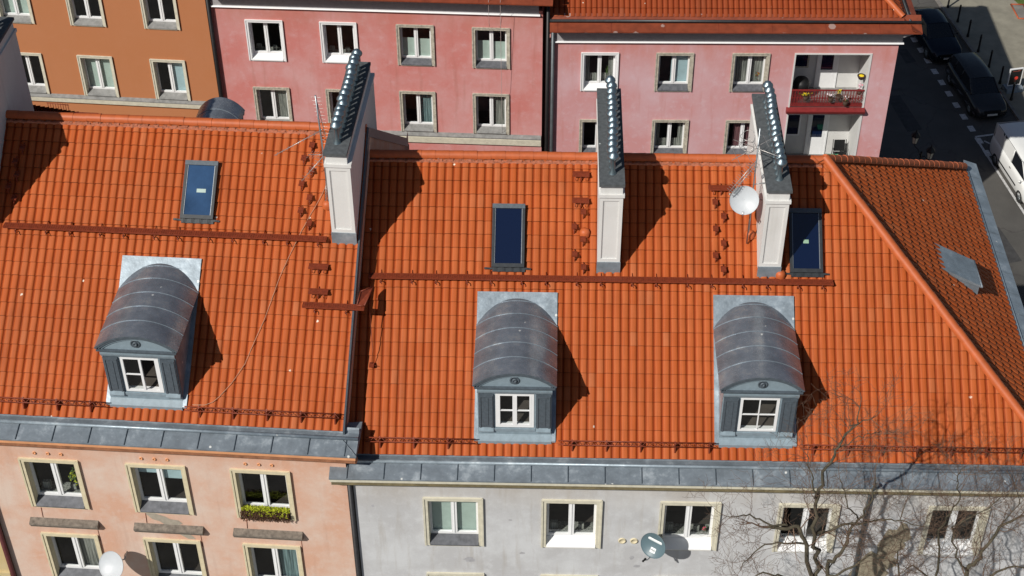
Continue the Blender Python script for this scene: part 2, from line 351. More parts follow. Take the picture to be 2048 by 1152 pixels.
def window(par,x0,x1,z0,z1,y,case,sash=UPVC,sill=SILLD,content='dark',label=None,double=True,sh=.17,bottom=True,seed=0):
    rnd=random.Random(seed*13+int(x0*10)+int(z0*7)); ix0,ix1,iz0,iz1=x0+CW,x1-CW,z0+.045,z1-CW; D=y+.19
    m=MB(); p=.045
    for (a,b,c,d) in ((x0,ix0,z0,z1),(ix1,x1,z0,z1),(ix0,ix1,iz1,z1)):
        m.box(a,b,y-p,y+.008,c,d)
    m.box(x0-.012,x0+.035,y-p-.02,y-p+.002,z0,z1); m.box(x1-.035,x1+.012,y-p-.02,y-p+.002,z0,z1); m.box(x0+.035,x1-.035,y-p-.02,y-p+.002,z1-.035,z1+.012)
    if bottom: m.box(ix0,ix1,y-p-.01,y+.008,z0-.01,iz0-.005)
    m.box(ix0-.001,ix0+.012,y+.008,D,iz0,iz1); m.box(ix1-.012,ix1+.001,y+.008,D,iz0,iz1); m.box(ix0+.012,ix1-.012,y+.008,D,iz1-.012,iz1)
    W=m.build('window',case,par)
    if label: W['label']=label
    a,b,c,d=ix0+.012,ix1-.012,iz0+sh,iz1-.012; mid=(a+b)/2
    s=MB(); fw=.062
    s.box(a,a+fw,D,D+.07,c,d); s.box(b-fw,b,D,D+.07,c,d); s.box(a+fw,b-fw,D,D+.068,d-fw*.7,d); s.box(a+fw,b-fw,D,D+.068,c,c+fw*1.15)
    if double: s.box(mid-.075,mid+.075,D-.012,D+.069,c+fw*1.15,d-fw*.7); s.box(mid-.012,mid+.012,D-.03,D-.011,c+fw,d-fw*.7)
    s.box(a,b,D+.004,D+.06,iz0-.03,c-.001)
    s.build('sash',sash,W)
    g=MB(); g.quad((a+fw,D+.04,c+fw),(b-fw,D+.04,c+fw),(b-fw,D+.04,d-fw*.7),(a+fw,D+.04,d-fw*.7)); g.build('pane',GLASS,W)
    si=MB(); si.prism([(y-p-.03,iz0+.012),(y-p-.03,iz0-.02),(D+.003,iz0-.02),(D+.003,iz0+sh-.01)],ix0+.013,ix1-.013,'x'); si.build('sill',sill,W)
    Yc=D+.12
    def put(nm,mat,f):
        q=MB(); f(q); q.build(nm,mat,W)
    B=lambda x_0,x_1,z_0,z_1:(lambda q:q.box(x_0,x_1,Yc,Yc+.01,z_0,z_1))
    if content=='blind': put('blind',BLIND,lambda q:(q.box(a,mid-.03,Yc,Yc+.01,c,d),q.box(mid+.03,b,Yc,Yc+.01,c,d)))
    if content=='blindlow': put('blind',BLIND,lambda q:(q.box(a,mid-.03,Yc-.04,Yc-.03,c,c+(d-c)*.58),q.box(mid+.03,b,Yc-.04,Yc-.03,c,c+(d-c)*.56)))
    if content=='blindtop': put('blind',BLUEB,lambda q:(q.box(a,mid-.03,Yc-.02,Yc-.01,d-(d-c)*.34,d),q.box(mid+.03,b,Yc-.02,Yc-.01,d-(d-c)*.46,d)))
    if content=='greentop': put('blind',GREENB,lambda q:(q.box(a,mid-.03,Yc-.02,Yc-.01,d-(d-c)*.10,d),q.box(mid+.03,b,Yc-.02,Yc-.01,d-(d-c)*.22,d)))
    if content=='blueright': put('blind',BLUEB,lambda q:(q.box(mid-.1,b,Yc-.02,Yc-.01,c,d),))
    if content in('curtR','curtRB'): put('curtain',CURTB if content=='curtRB' else CURT,lambda q:curtain(q,mid+.04,b,c,d,Yc))
    if content=='curtLR': put('curtain',CURT,lambda q:(curtain(q,a,a+.22,c,d,Yc),curtain(q,b-.25,b,c,d,Yc),curtain(q,a,b,c,c+.4,Yc+.03)))
    if content=='curt': put('curtain',CURT,lambda q:curtain(q,a,b,c,d,Yc+.02))
    if content=='plum': put('curtain',CURTP,lambda q:curtain(q,a+.25,b,c,d,Yc))
    if content=='clutter':
        put('windowsill_clutter',CURT,lambda q:(q.box(a,b,Yc,Yc+.4,c-.12,c-.04),q.box(a+.1,a+.3,Yc+.1,Yc+.2,c+.02,c+.25),q.box(b-.45,b-.3,Yc+.1,Yc+.2,c+.02,c+.2)))
    return W
def plant(name,loc,size,mats,label,cat,seed=1,flat=False,n=90,par=None,group=None,blk=None):
    """leaf clump: many small leaf faces"""
    rnd=random.Random(seed); m=MB()
    for i in range(n):
        x,y,z=[rnd.gauss(0,.33) for _ in range(3)]
        x,y,z=max(-1,min(1,x))*size[0],max(-1,min(1,y))*size[1],(max(-1,min(1,z))+1)*.5*size[2]*2
        s=rnd.uniform(.018,.045)*max(1,size[2]*2.0); a=Vector((rnd.uniform(-1,1),rnd.uniform(-1,1),rnd.uniform(-1,1))).normalized(); b=a.cross(Vector((0,0,1.01))).normalized()
        P=Vector((x,y,z)); m.add([P-a*s,P+b*s*.6,P+a*s,P-b*s*.6],[(0,1,2,3)],rnd.choice(range(len(mats))))
    if blk: m.add([],[]); m.box(-size[0]*.9,size[0]*.9,-size[1]*.8,size[1]*.8,-blk,.02,0)
    o=m.build(name,mats,par,loc); tag(o,label,cat,group); return o
def frustum_pot(m,x,y,z,r,h,mi): m.lathe([(r*.7,z),(r,z+h),(r*.9,z+h),(0.001,z+h-.02)],(x,y,0),10,mi)

def cornice(par,x0,x1,dz,fmat,seam=.925,y0=0.,left_cap=True):
    """box gutter, projecting zinc sheet with seams, and the moulded plaster cornice below"""
    g=MB(); z=15.98+dz; Y=lambda v:v+y0
    g.prism([(Y(.10),z+.01),(Y(.10),z-.14),(Y(-.16),z-.13),(Y(-.16),z-.10),(Y(.02),z-.11),(Y(.06),z-.02)],x0,x1,'x',0)
    g.tube([(x0,Y(-.160),z-.118),(x1,Y(-.160),z-.118)],.046,8,1)
    g.build('gutter',[ZINC,ZINCL],par)
    s=MB(); s.prism([(Y(-.155),z-.17),(Y(-.155),z-.20),(Y(-.60),z-.335),(Y(-.625),z-.335),(Y(-.625),z-.295)],x0,x1,'x',0)
    sl=(.13/.47); x=x0+.45
    while x<x1-.1:
        M=Matrix.Translation((x,Y(-.39),z-.222))@Matrix.Rotation(math.atan(sl),4,'X')
        s.box(-.008,.008,-.235,.235,-.01,.018,1,M); x+=seam
    s.build('cornice_sheet',[ZINC,ZDARK],par)
    c=MB(); c.prism([(Y(-.60),z-.34),(Y(-.60),z-.445),(Y(-.31),z-.445),(Y(-.31),z-.34)],x0+.02,x1-.02,'x',0)
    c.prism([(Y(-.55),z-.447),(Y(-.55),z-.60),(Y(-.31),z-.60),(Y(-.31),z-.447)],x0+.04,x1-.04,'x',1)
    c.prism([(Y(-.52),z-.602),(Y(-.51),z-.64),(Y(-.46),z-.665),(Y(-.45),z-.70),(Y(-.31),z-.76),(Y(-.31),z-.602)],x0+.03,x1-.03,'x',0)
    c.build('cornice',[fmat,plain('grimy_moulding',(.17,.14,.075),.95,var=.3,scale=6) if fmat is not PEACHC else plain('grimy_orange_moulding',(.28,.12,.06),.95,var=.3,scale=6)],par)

def guard(par,x0,x1,dz,yc=.27):
    """low lattice snow guard on brackets"""
    z=15.98+dz+yc*.7536+.055; m=MB(); n=Vector((0,-.602,.799))
    P=lambda x,h,y=0:(x,yc+n.y*h+y,z+n.z*h+y*.7536)
    m.tube([P(x0,.17),P(x1,.17)],.016,5); m.tube([P(x0,.17,-.085),P(x1,.17,-.085)],.013,5)
    x=x0; k=0
    while x<x1-.1: m.tube([P(x,.17,-.08 if k%2 else 0),P(x+.1,.17,0 if k%2 else -.08)],.008,4,cap=False); x+=.1; k+=1
    x=x0+.35
    while x<x1:
        m.prism([(yc-.19,z-.15),(yc+.02,z+.0),(yc+n.y*.18+.03,z+n.z*.18+.02),(yc+n.y*.17-.02,z+n.z*.17-.02)],x-.016,x+.016,'x')
        x+=.86 if int(x*7)%3 else .52
    return m.build('snow_guard',RUSTR,par)
def walkway(par,x0,x1,yc,dz,w=.26,name='roof_walkway'):
    """steel grating walkway carried on hooks above the tiles"""
    zr=15.98+dz+yc*.7536; h=.17; m=MB()
    y0,y1=yc-.05,yc+.105; z=zr+h
    for k in range(7):
        yy=y0+(y1-y0)*k/6; m.box(x0,x1,yy-.008,yy+.008,z-.03,z,0)
    x=x0
    while x<=x1: m.box(x-.004,x+.004,y0,y1,z-.028,z+.003,0); x+=.06
    m.box(x0,x1,y0-.014,y0-.006,z-.04,z+.008,0); m.box(x0,x1,y1+.006,y1+.014,z-.03,z+.012,0)
    o=m.build(name,RUSTR,par)
    b=MB(); x=x0+.32; k=0
    pts=[(0,y0+.04,z-.05)]
    for q in range(8):
        t=-2.2+q/7*3.6; pts.append((.03*math.sin(t),y0-.045+.055*math.cos(t+1.6)-.02,z-.13+.065*math.sin(t+1.6)))
    b.tube(pts,.013,5); b.tube([(0,y0+.02,z-.05),(0,y1+.12,zr+.20)],.012,5)
    b0=b.build('bracket',RUSTR,o)
    while x<x1-.05:
        c=b0 if k==0 else b0.copy()
        if k: COL.objects.link(c); c.parent=o
        c.location=(x,0,0); x+=(.80,.62)[k%2]; k+=1
    return o
def step(par,x,yc,dz,w=.14):
    zr=15.98+dz+yc*.7536; m=MB(); z=zr+.16
    m.box(x-w/2,x+w/2,yc-.06,yc+.07,z-.012,z); m.box(x-w/2,x+w/2,yc-.07,yc-.06,z-.035,z+.01); m.box(x-w/2,x+w/2,yc+.07,yc+.08,z-.012,z+.04)
    m.box(x-.012,x+.012,yc-.08,yc-.05,zr-.02,z-.012); m.tube([(x,yc-.05,z-.03),(x,yc-.10,z-.10),(x,yc-.06,zr+.02),(x,yc+.05,zr+.08)],.012,5); m.tube([(x,yc,z-.02),(x,yc+.18,zr+.18)],.012,5)
    if w>.3:
        for q in (-.3,.3): m.tube([(x+q*w,yc-.05,z-.03),(x+q*w,yc-.12,z-.10),(x+q*w,yc-.08,zr+.02)],.012,5)
        for q in range(4): m.box(x-w/2,x+w/2,yc-.05+q*.03,yc-.04+q*.03,z,z+.006)
    return m.build('roof_step',RUSTR,par)
def vent(par,x,yc,dz):
    zr=15.98+dz+yc*.7536+.04; m=MB()
    prof=[(.13,-.06),(.135,.03),(.12,.09),(.08,.13),(.001,.15)]
    m.lathe(prof,(x,yc,zr),12,0); m.box(x-.16,x+.16,yc-.2,yc+.15,-.0,.02,0,Matrix.Translation((0,0,0))) if False else None
    return m.build('vent_tile',RIDGE,par)
def skylight(par,x0,x1,y0,y1,dz,sticker=None,gl=None):
    sl=.7536; th=math.atan(sl); L=(y1-y0)/math.cos(th); W=x1-x0
    fr=MB(); M=Matrix.Translation((x0,y0,15.98+dz+y0*sl))@Matrix.Rotation(th,4,'X')
    fr.box(0,W,-.03,.07,-.02,.13,0,M); fr.box(0,W,L-.10,L+.02,-.02,.15,2,M)
    fr.box(0,.07,.07,L-.10,-.02,.13,0,M); fr.box(W-.07,W,.07,L-.10,-.02,.13,0,M)
    fr.box(.07,.085,.07,L-.10,.09,.118,1,M); fr.box(W-.085,W-.07,.07,L-.10,.09,.118,1,M)
    # lead apron dressed over the tiles below
    for k in range(int((W+.36)/.03)):
        a=-.18+k*.03; h=.05+.018*math.sin(a/.21*2*math.pi); wv=.11 if 0<a<W else .05
        fr.box(a,a+.031,-.03-wv,-.03,h-.02,h+.012,0,M)
    f=fr.build('skylight',[BLACKM,STEEL,ZDARK],par)
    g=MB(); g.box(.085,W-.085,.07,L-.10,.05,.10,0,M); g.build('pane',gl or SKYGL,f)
    if sticker:
        s=MB(); s.box(W*.42,W*.42+sticker,L*.45,L*.45+.10,.101,.104,0,M)
        s.build('paper_sticker',BLIND if sticker>.2 else plain('pale_sticker',(.25,.4,.28),.6),f)
    return f
def chimney(par,x0,x1,y0,y1,zt,zb,npots,inset=-.03,potx=0,yb=None):
    """tall narrow rendered stack along the slope with felt cap and a row of steel cowls"""
    m=MB(); m.box(x0,x1,y0,y1,zb,zt-.42)
    fw=.085; fz0=15.98+.7536*y0+.32 if yb is None else yb
    for a,b,c,d in ((x0,x0+fw,fz0,zt-.42),(x1-fw,x1,fz0,zt-.42),(x0+fw,x1-fw,zt-.54,zt-.42),(x0+fw,x1-fw,fz0,fz0+.10)): m.box(a,b,y0-.028,y0+.002,c,d)
    m.box(x0+fw,x0+fw+.02,y0-.012,y0+.001,fz0+.1,zt-.54); m.box(x1-fw-.02,x1-fw,y0-.012,y0+.001,fz0+.1,zt-.54)
    m.box(x0-.035,x1+.035,y0-.06,y1+.035,zt-.419,zt-.33)
    m.box(x0+.015,x1-.015-max(0,inset),y0-.01,y1-.015,zt-.329,zt-.075)
    o=m.build('chimney',WHITE,par)
    c=MB(); c.box(x0-.03,x1-inset,y0-.075,y1+.04,zt-.074,zt); c.build('chimney_cap',BITUM,o)
    f=MB(); f.box(x0-.015,x1+.015,y0-.045,y0-.002,fz0-.5,fz0-.001); f.build('flashing',ZINCL,o)
    L=(y1-.35)-(y0+.42)
    p=MB(); zz=0
    p.lathe([(.10,0),(.06,.10),(.052,.40),(.075,.44),(.132,.47),(.148,.50),(.138,.545),(.105,.57),(.09,.605),(.045,.635),(.001,.65)],(0,0,0),14)
    p.lathe([(.11,.48),(.052,.42)],(0,0,0),12)
    X=(x0+x1)/2+potx; q0=p.build('chimney_cowl',CHROME,o,(X,y0+.42,zt))
    for i in range(1,npots):
        q=q0.copy(); COL.objects.link(q); q.parent=o; q.location=(X+random.uniform(-.012,.012),y0+.42+L*i/(npots-1),zt+random.uniform(-.01,.01)); q.rotation_euler=(random.uniform(-.04,.04),random.uniform(-.04,.04),random.uniform(0,6))
    return o
def dormer(par,x,dz,y_=0,rz=0,kind=0,lab=None):
    """barrel-roofed dormer: zinc roof with standing seams, curved pediment, pilasters, casement"""
    K=.7536; rp=lambda y:y*K
    b=MB(); F=.42; S=.925
    for sx in (-1,1):
        X=sx*S; yb=2.03/K
        b.add([(X,F,rp(F)-.05),(X,yb,rp(yb)),(X,F,2.05)],[(0,1,2)] if sx>0 else [(0,2,1)],0)
    # front wall around the window opening
    for a,c,z0,z1 in ((-S,-.48,.24,2.05),(.48,S,.24,2.05),(-.48,.48,.24,.56),(-.48,.48,1.76,2.05)): b.box(a,c,F,F+.06,z0,z1,1)
    b.box(-S-.0,S,F-.028,F-.001,.30,.50,1)
    b.box(-.52,.52,F-.05,F-.001,.50,.575,1)
    D=b.build('dormer',[ZINCL if kind<3 else ZINC,ZPAINT],par,(x,y_,15.98+dz),(0,0,rz))
    if lab: D['label']=lab
    # roof
    r=MB(); n=18; hw=1.04; sag=.44; Rr=(hw*hw+sag*sag)/(2*sag); a0=math.asin(hw/Rr)
    y0,y1=.33,3.42
    def arc(t,y,off=0):
        zc=2.09-.05*(y-y0)/3+sag-Rr; return ((Rr+off)*math.sin(t),y,zc+(Rr+off)*math.cos(t))
    ys=[y0+(y1-y0)*i/12 for i in range(13)]; vs=[];fs=[]
    for y in ys:
        for k in range(n+1): vs.append(arc(-a0+2*a0*k/n,y))
    for i in range(12):
        for k in range(n): fs.append((i*(n+1)+k,i*(n+1)+k+1,(i+1)*(n+1)+k+1,(i+1)*(n+1)+k))
    r.add(vs,fs,0,True)
    for k in range(n):   # front fascia of the sheet and underside
        t0,t1=-a0+2*a0*k/n,-a0+2*a0*(k+1)/n
        r.add([arc(t0,y0),arc(t1,y0),arc(t1,y0,-.05),arc(t0,y0,-.05)],[(0,1,2,3)],1)
        r.add([arc(t0,y0,-.05),arc(t1,y0,-.05),arc(t1,y1,-.05),arc(t0,y1,-.05)],[(0,1,2,3)],1)
    for yy in (.95,1.5,2.05,2.6,3.1):
        for k in range(n):
            t0,t1=-a0+2*a0*k/n,-a0+2*a0*(k+1)/n
            q=[arc(t0,yy-.006,.012),arc(t1,yy-.006,.012),arc(t1,yy+.006,.012),arc(t0,yy+.006,.012),arc(t0,yy-.007),arc(t1,yy-.007),arc(t1,yy+.007),arc(t0,yy+.007)]
            r.add(q,[(0,1,2,3),(4,5,1,0),(3,2,6,7)],2)
    for sx in (-1,1): r.add([arc(sx*a0,y0),arc(sx*a0,y1),arc(sx*a0,y1,-.05),arc(sx*a0,y0,-.05)],[(0,1,2,3)],1)
    r.build('dormer_roof',[ZINCB,ZDARK,ZINCL],D)
    # pediment: curved mouldings, tympanum, roundel
    p=MB()
    def band(rin,rout,ya,yb,hw2,mi):
        aa=math.asin(min(.999,hw2/Rr))
        for k in range(n):
            t0,t1=-aa+2*aa*k/n,-aa+2*aa*(k+1)/n
            A=[arc(t0,ya,rin),arc(t1,ya,rin),arc(t1,ya,rout),arc(t0,ya,rout)]; Bv=[arc(t0,yb,rin),arc(t1,yb,rin)]
            p.add(A+Bv,[(0,1,2,3),(0,4,5,1)],mi)
    band(-.10,-.052,y0+.012,F,1.0,0); band(-.16,-.10,y0+.045,F,.98,1)
    tym=[arc(-.62+1.24*k/n,F-.02,-.14) for k in range(n+1)]
    tym=[(q[0],F-.02,max(q[2],2.02)) for q in tym]
    p.add(tym+[(.9,F-.02,2.0),(-.9,F-.02,2.0)],[tuple(range(n+3))[::-1]],1)
    Mr=Matrix.Rotation(R(90),4,'X')
    for rr,th in ((.125,.022),(.06,.05)):
        p.lathe([(rr,0),(rr,th),(rr-.03,th),(rr-.035,th*.5),(.001,th*.5)],(0,F-.02,2.245),14,0,Mr)
    p.prism([(F,2.03),(F-.10,2.03),(F-.10,1.995),(F-.05,1.95),(F,1.95)],-1.0,1.0,'x',0)
    p.prism([(F,1.93),(F-.075,1.93),(F-.07,1.88),(F-.04,1.80),(F,1.78)],-.93,.93,'x',2)
    p.build('pediment',[ZDARK,ZPAINT,ZPAINT],D)
    for sx in (-1,1):
        q=MB()
        a,c=sorted((sx*.53,sx*.90)); q.box(a,c,F-.05,F-.001,.55,1.76,0)
        q.box(a+.02,a+.06,F-.066,F-.051,.62,1.72,0); q.box(c-.06,c-.02,F-.066,F-.051,.62,1.72,0); q.box(a+.06,c-.06,F-.066,F-.051,1.68,1.72,0)
        q.box(a+.13,c-.13,F-.062,F-.051,.70,1.64,0)
        q.prism([(F-.10,.50),(F-.10,.53),(F-.052,.62),(F,.62),(F,.50)],a,c,'x',1)
        q.build('pilaster',[ZDARK,ZPAINT],D)
    wn=MB(); w2,zb,zt=.465,.60,1.745; fy=F+.0
    wn.box(-w2-.015,-w2+.05,fy-.01,fy+.05,zb,zt); wn.box(w2-.05,w2+.015,fy-.01,fy+.05,zb,zt); wn.box(-w2+.05,w2-.05,fy-.01,fy+.05,zt-.05,zt); wn.box(-w2+.05,w2-.05,fy-.01,fy+.05,zb,zb+.06)
    zm=(zb+zt)/2
    if kind==1:   # two casements
        wn.box(-.055,.055,fy-.015,fy+.045,zb+.06,zt-.05); wn.box(-w2+.05,-w2+.10,fy-.012,fy+.04,zb+.06,zt-.05); wn.box(w2-.10,w2-.05,fy-.012,fy+.04,zb+.06,zt-.05)
        wn.box(-w2+.10,w2-.10,fy-.011,fy+.04,zb+.06,zb+.10); wn.box(-w2+.10,-.055,fy,fy+.03,zm-.015,zm+.015); wn.box(.055,w2-.10,fy,fy+.03,zm-.015,zm+.015)
    elif kind==2: # single light with cross bars
        wn.box(-.014,.014,fy,fy+.03,zb+.06,zt-.05); wn.box(-w2+.05,-.014,fy,fy+.03,zm-.014,zm+.014); wn.box(.014,w2-.05,fy,fy+.03,zm-.014,zm+.014)
    else:         # left leaf shut, right leaf swung inwards
        wn.box(-.03,.03,fy-.012,fy+.045,zb+.06,zt-.05); wn.box(-w2+.05,-.03,fy,fy+.03,zm-.015,zm+.015)
        for zz in (zb+.06,zt-.1): wn.box(.37,.405,fy+.05,fy+.42,zz,zz+.05)
        wn.box(.37,.405,fy+.37,fy+.42,zb+.11,zt-.1); wn.box(w2-.09,w2-.05,fy-.01,fy+.05,zb+.06,zt-.05)
    wn.build('window_frame',UPVC,D)
    g=MB()
    xr=w2-.05 if kind else -.03
    g.quad((-w2+.05,fy+.02,zb+.05),(xr,fy+.02,zb+.05),(xr,fy+.02,zt-.05),(-w2+.05,fy+.02,zt-.05)); g.build('pane',GLASS,D)
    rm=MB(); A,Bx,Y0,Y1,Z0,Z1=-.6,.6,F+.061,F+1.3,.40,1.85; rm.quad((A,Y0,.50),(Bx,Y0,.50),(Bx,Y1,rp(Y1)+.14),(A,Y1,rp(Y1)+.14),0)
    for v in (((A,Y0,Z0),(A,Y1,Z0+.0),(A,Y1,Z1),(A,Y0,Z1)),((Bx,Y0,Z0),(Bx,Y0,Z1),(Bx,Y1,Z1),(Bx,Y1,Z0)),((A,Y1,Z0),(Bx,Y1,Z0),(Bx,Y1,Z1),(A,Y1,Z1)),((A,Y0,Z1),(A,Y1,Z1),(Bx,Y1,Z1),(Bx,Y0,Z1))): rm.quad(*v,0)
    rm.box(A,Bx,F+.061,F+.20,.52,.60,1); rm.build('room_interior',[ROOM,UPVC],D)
    # flashing dressed on the tiles
    f=MB(); h=.075
    def strip(x0,x1,ya,yb,mi=0,hh=h): f.add([(x0,ya,rp(ya)+hh),(x1,ya,rp(ya)+hh),(x1,yb,rp(yb)+hh),(x0,yb,rp(yb)+hh),(x0,ya,rp(ya)+hh-.05),(x1,ya,rp(ya)+hh-.05),(x0,yb,rp(yb)+hh-.05),(x1,yb,rp(yb)+hh-.05)],[(0,1,2,3),(4,5,1,0),(0,3,6,4),(1,5,7,2),(3,2,7,6)],mi)
    strip(-1.03,1.03,1.9,3.33); strip(-1.03,-S,.26,1.9); strip(S,1.03,.26,1.9)
    f.add([(-S,.24,rp(.24)+.08),(S,.24,rp(.24)+.08),(S,F-.02,rp(F)+.06),(-S,F-.02,rp(F)+.06)],[(0,1,2,3)],1)
    f.add([(-S,.24,rp(.24)+.08),(S,.24,rp(.24)+.08),(S,.24,rp(.24)-.02),(-S,.24,rp(.24)-.02)],[(0,3,2,1)],1)
    f.build('flashing',[ZINCL,ZPAINT],D)
    return D
def roof_hulls(mb,x0,x1,y0,y1,z0,zr): pass

KS=.7536; CT,ST=math.cos(math.atan(KS)),math.sin(math.atan(KS))

# ================================================================== near building, grey front (frame: x along eave, y into the house)
TN=1/0.7536
def near_roof(name,par,x0,x1,dz,clips_f,clips_r,extra=None,mats=None,cut=None):
    m=MB(); z=15.98+dz-.045
    nu=math.ceil((x1-x0)/PU)
    tiles(m,(x0,.0,z),(1,0,0),(0,CT,ST),nu,22,clips_f)
    tiles(m,(x0+nu*PU,12.66,z-.045),(-1,0,0),(0,-CT,ST),nu,22,clips_r,coarse=True)
    if extra: extra(m)
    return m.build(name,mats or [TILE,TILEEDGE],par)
RH=empty('apartment_building',(5.14,27.82,0),R(-1.707),'grey rendered house with hipped orange tile roof and two white chimney stacks','building')
m=MB(); HR=[]
WR=[(-7.44,-5.91,12.90,14.73,'blind'),(-4.39,-2.85,12.90,14.73,'clutter'),(-1.36,.18,12.90,14.73,'clutter'),(1.66,3.20,12.90,14.73,'dark'),(5.45,6.99,12.90,14.73,'dark'),
    (-7.45,-5.92,9.93,11.76,'dark'),(-4.40,-2.86,9.93,11.76,'dark'),(-1.37,.17,9.93,11.76,'curt'),(1.66,3.20,9.93,11.76,'dark'),(5.45,6.99,9.93,11.76,'dark')]
YW=-.31
WR+=[(a,b,c-2.96,d-2.96,k) for (a,b,c,d,_),k in zip(WR[5:10],('curt','blind','dark','curtR','dark'))]
facade(m,-9.32,8.6,0,15.7,[hole(*q[:4]) for q in WR],YW,0)
m.quad((8.6,YW,0),(8.6,12.9,0),(8.6,12.9,15.7),(8.6,YW,15.7)); m.quad((-9.32,12.9,0),(8.6,12.9,0),(8.6,12.9,15.7),(-9.32,12.9,15.7))
m.quad((-9.32,YW,15.69),(8.6,YW,15.69),(8.6,12.9,15.69),(-9.32,12.9,15.69),0)
m.build('wall',[GREYW,ROOM],RH)
for i,(a,b,c,d,k) in enumerate(WR):
    window(RH,a,b,c,d,YW,CREAMP,UPVC,UPVC if i in (1,2,3,4) else SILLD,k,seed=i)
cornice(RH,-9.75,8.92,0,CREAMP)
# end cornice and gutter along the hipped end
g=MB(); g.prism([(8.44,15.99),(8.44,15.84),(8.66,15.85),(8.66,15.88)],-.3,12.9,'y',0); g.tube([(8.67,-.3,15.87),(8.67,12.9,15.87)],.02,6,1)
g.prism([(8.65,15.85),(8.65,15.80),(9.04,15.64),(9.07,15.67),(9.07,15.70)],-.62,13.2,'y',1)
[g.add([(8.66,q_-.008,15.862),(8.66,q_+.008,15.862),(9.07,q_+.008,15.715),(9.07,q_-.008,15.715)],[(0,1,2,3)],0) for q_ in [.4+.92*k_ for k_ in range(14)]]
yy=.4
while yy<13: g.box(8.70,8.96,yy-.006,yy+.006,15.70,15.86,0) if False else None; yy+=.92
g.prism([(8.6,15.8),(8.6,15.3),(8.72,15.35),(8.93,15.66)],-.3,12.9,'y',2); g.build('gutter',[ZINC,ZINCL,CREAMP],RH)
def endroof(m):
    b=math.atan(4.75/5.6)
    tiles(m,(8.56,-.3,15.98-.09),(0,1,0),(-math.cos(b),0,math.sin(b)),63,21,[((2.9,6.3,0),(-6.3,-5.6,0)),((2.9,6.3,0),(-6.3,5.6,0))],v0=40,mi=2)
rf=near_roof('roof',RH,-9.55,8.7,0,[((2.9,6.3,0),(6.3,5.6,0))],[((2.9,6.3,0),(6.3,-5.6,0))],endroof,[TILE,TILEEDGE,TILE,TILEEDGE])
m=MB(); ridge(m,(-9.2,6.3,20.76),(2.95,6.3,20.76)); m.build('ridge_cap',RIDGE,rf)
m=MB(); ridge(m,(8.52,0,16.06),(2.9,6.3,20.80)); m.build('hip_cap',RIDGE,rf)
m=MB(); ridge(m,(8.52,12.6,16.06),(2.9,6.3,20.80)); m.build('hip_cap',RIDGE,rf)
m=MB()
for i in range(170):   # pleated lead strip under the ridge tiles
    x=-9.1+i*.07; h=.012*math.sin(i*1.7)+random.uniform(-.006,.006); m.box(x,x+.07,6.12,6.22+h,20.60+h,20.665+h)
m.build('ridge_flashing',plain('pink_lead_strip',(.52,.20,.12),.5,.2,var=.4,scale=14),rf)
chimney(RH,-3.06,-2.48,3.85,8.05,21.70,19.0,14,potx=.02)['label']='white chimney stack in the middle of the roof'
chimney(RH,1.07,1.64,3.80,8.0,21.62,19.0,15,potx=.03)['label']='white chimney stack next to the right roof window'
skylight(RH,-5.79,-4.94,3.90,5.21,0); skylight(RH,1.90,2.74,3.88,5.20,0,.14)
dormer(RH,-5.10,0,kind=1,lab='dormer with two white casements'); dormer(RH,.96,0,kind=2,lab='dormer with one four-pane window')
# shed dormer on the hipped end
d=MB(); A,B=(5.93,6.42,18.06),(5.93,5.34,18.06); C_,D_=(7.40,5.34,17.30),(7.40,6.44,17.30)
d.add([A,B,C_,D_,(5.9,6.42,17.9),(5.9,5.34,17.9),(7.40,5.34,17.24),(7.40,6.44,17.24)],[(0,1,2,3),(1,5,6,2),(2,6,7,3),(3,7,4,0)],0)
d.add([(5.95,5.38,18.02),(7.36,5.38,17.28),(7.36,5.38,16.7)],[(0,1,2)],1); d.add([(5.95,6.38,18.02),(7.36,6.38,17.28),(7.36,6.38,16.7)],[(0,2,1)],1)
d.quad((7.36,5.38,16.7),(7.36,6.38,16.7),(7.36,6.38,17.28),(7.36,5.38,17.28),1); d.tube([(7.42,5.33,17.27),(7.42,6.45,17.27)],.03,6,1)

d.build('shed_dormer',[ZINCL,ZINC],RH)
o_=walkway(RH,-8.95,3.0,3.56,0)
guard(RH,-8.85,-6.08,0); guard(RH,-4.0,-.05,0); guard(RH,2.05,8.0,0)
for x,y in [(-3.43,4.94),(-3.66,4.62),(-3.43,4.35),(-3.64,4.03),(-3.41,3.76)]: step(RH,x,y+.06,0)
for x,y in [(-.01,5.19),(.21,4.89),(0,4.62),(.2,4.31),(-.01,4.05),(.19,3.76)]: step(RH,x,y+.06,0)
step(RH,-3.5,5.81,0,.44); step(RH,-3.5,5.24,0,.44); step(RH,.15,5.55,0,.66)
vent(RH,-3.39,4.62,0); vent(RH,.88,4.63,0); vent(RH,1.66,3.79,0)
# downpipes
m=MB(); m.tube([(-9.28,YW-.06,15.3),(-9.28,YW-.06,0)],.06,8); m.box(-9.36,-9.20,YW-.02,YW+.0,0,15.3); m.build('downpipe',DPIPE,RH)
m=MB(); m.tube([(3.9,-.7,15.9),(3.88,-.5,15.45),(3.88,YW-.08,15.1),(3.88,YW-.08,0)],.055,8); m.build('downpipe',GPIPE,RH)
# vent covers on the wall
for x in (-2.28,-1.97):
    m=MB(); m.lathe([(.10,0),(.10,.03),(.075,.035),(.07,.02),(.001,.02)],(x,YW,13.18),14,0,Matrix.Rotation(R(90),4,'X')); m.build('wall_vent',CREAM,RH)
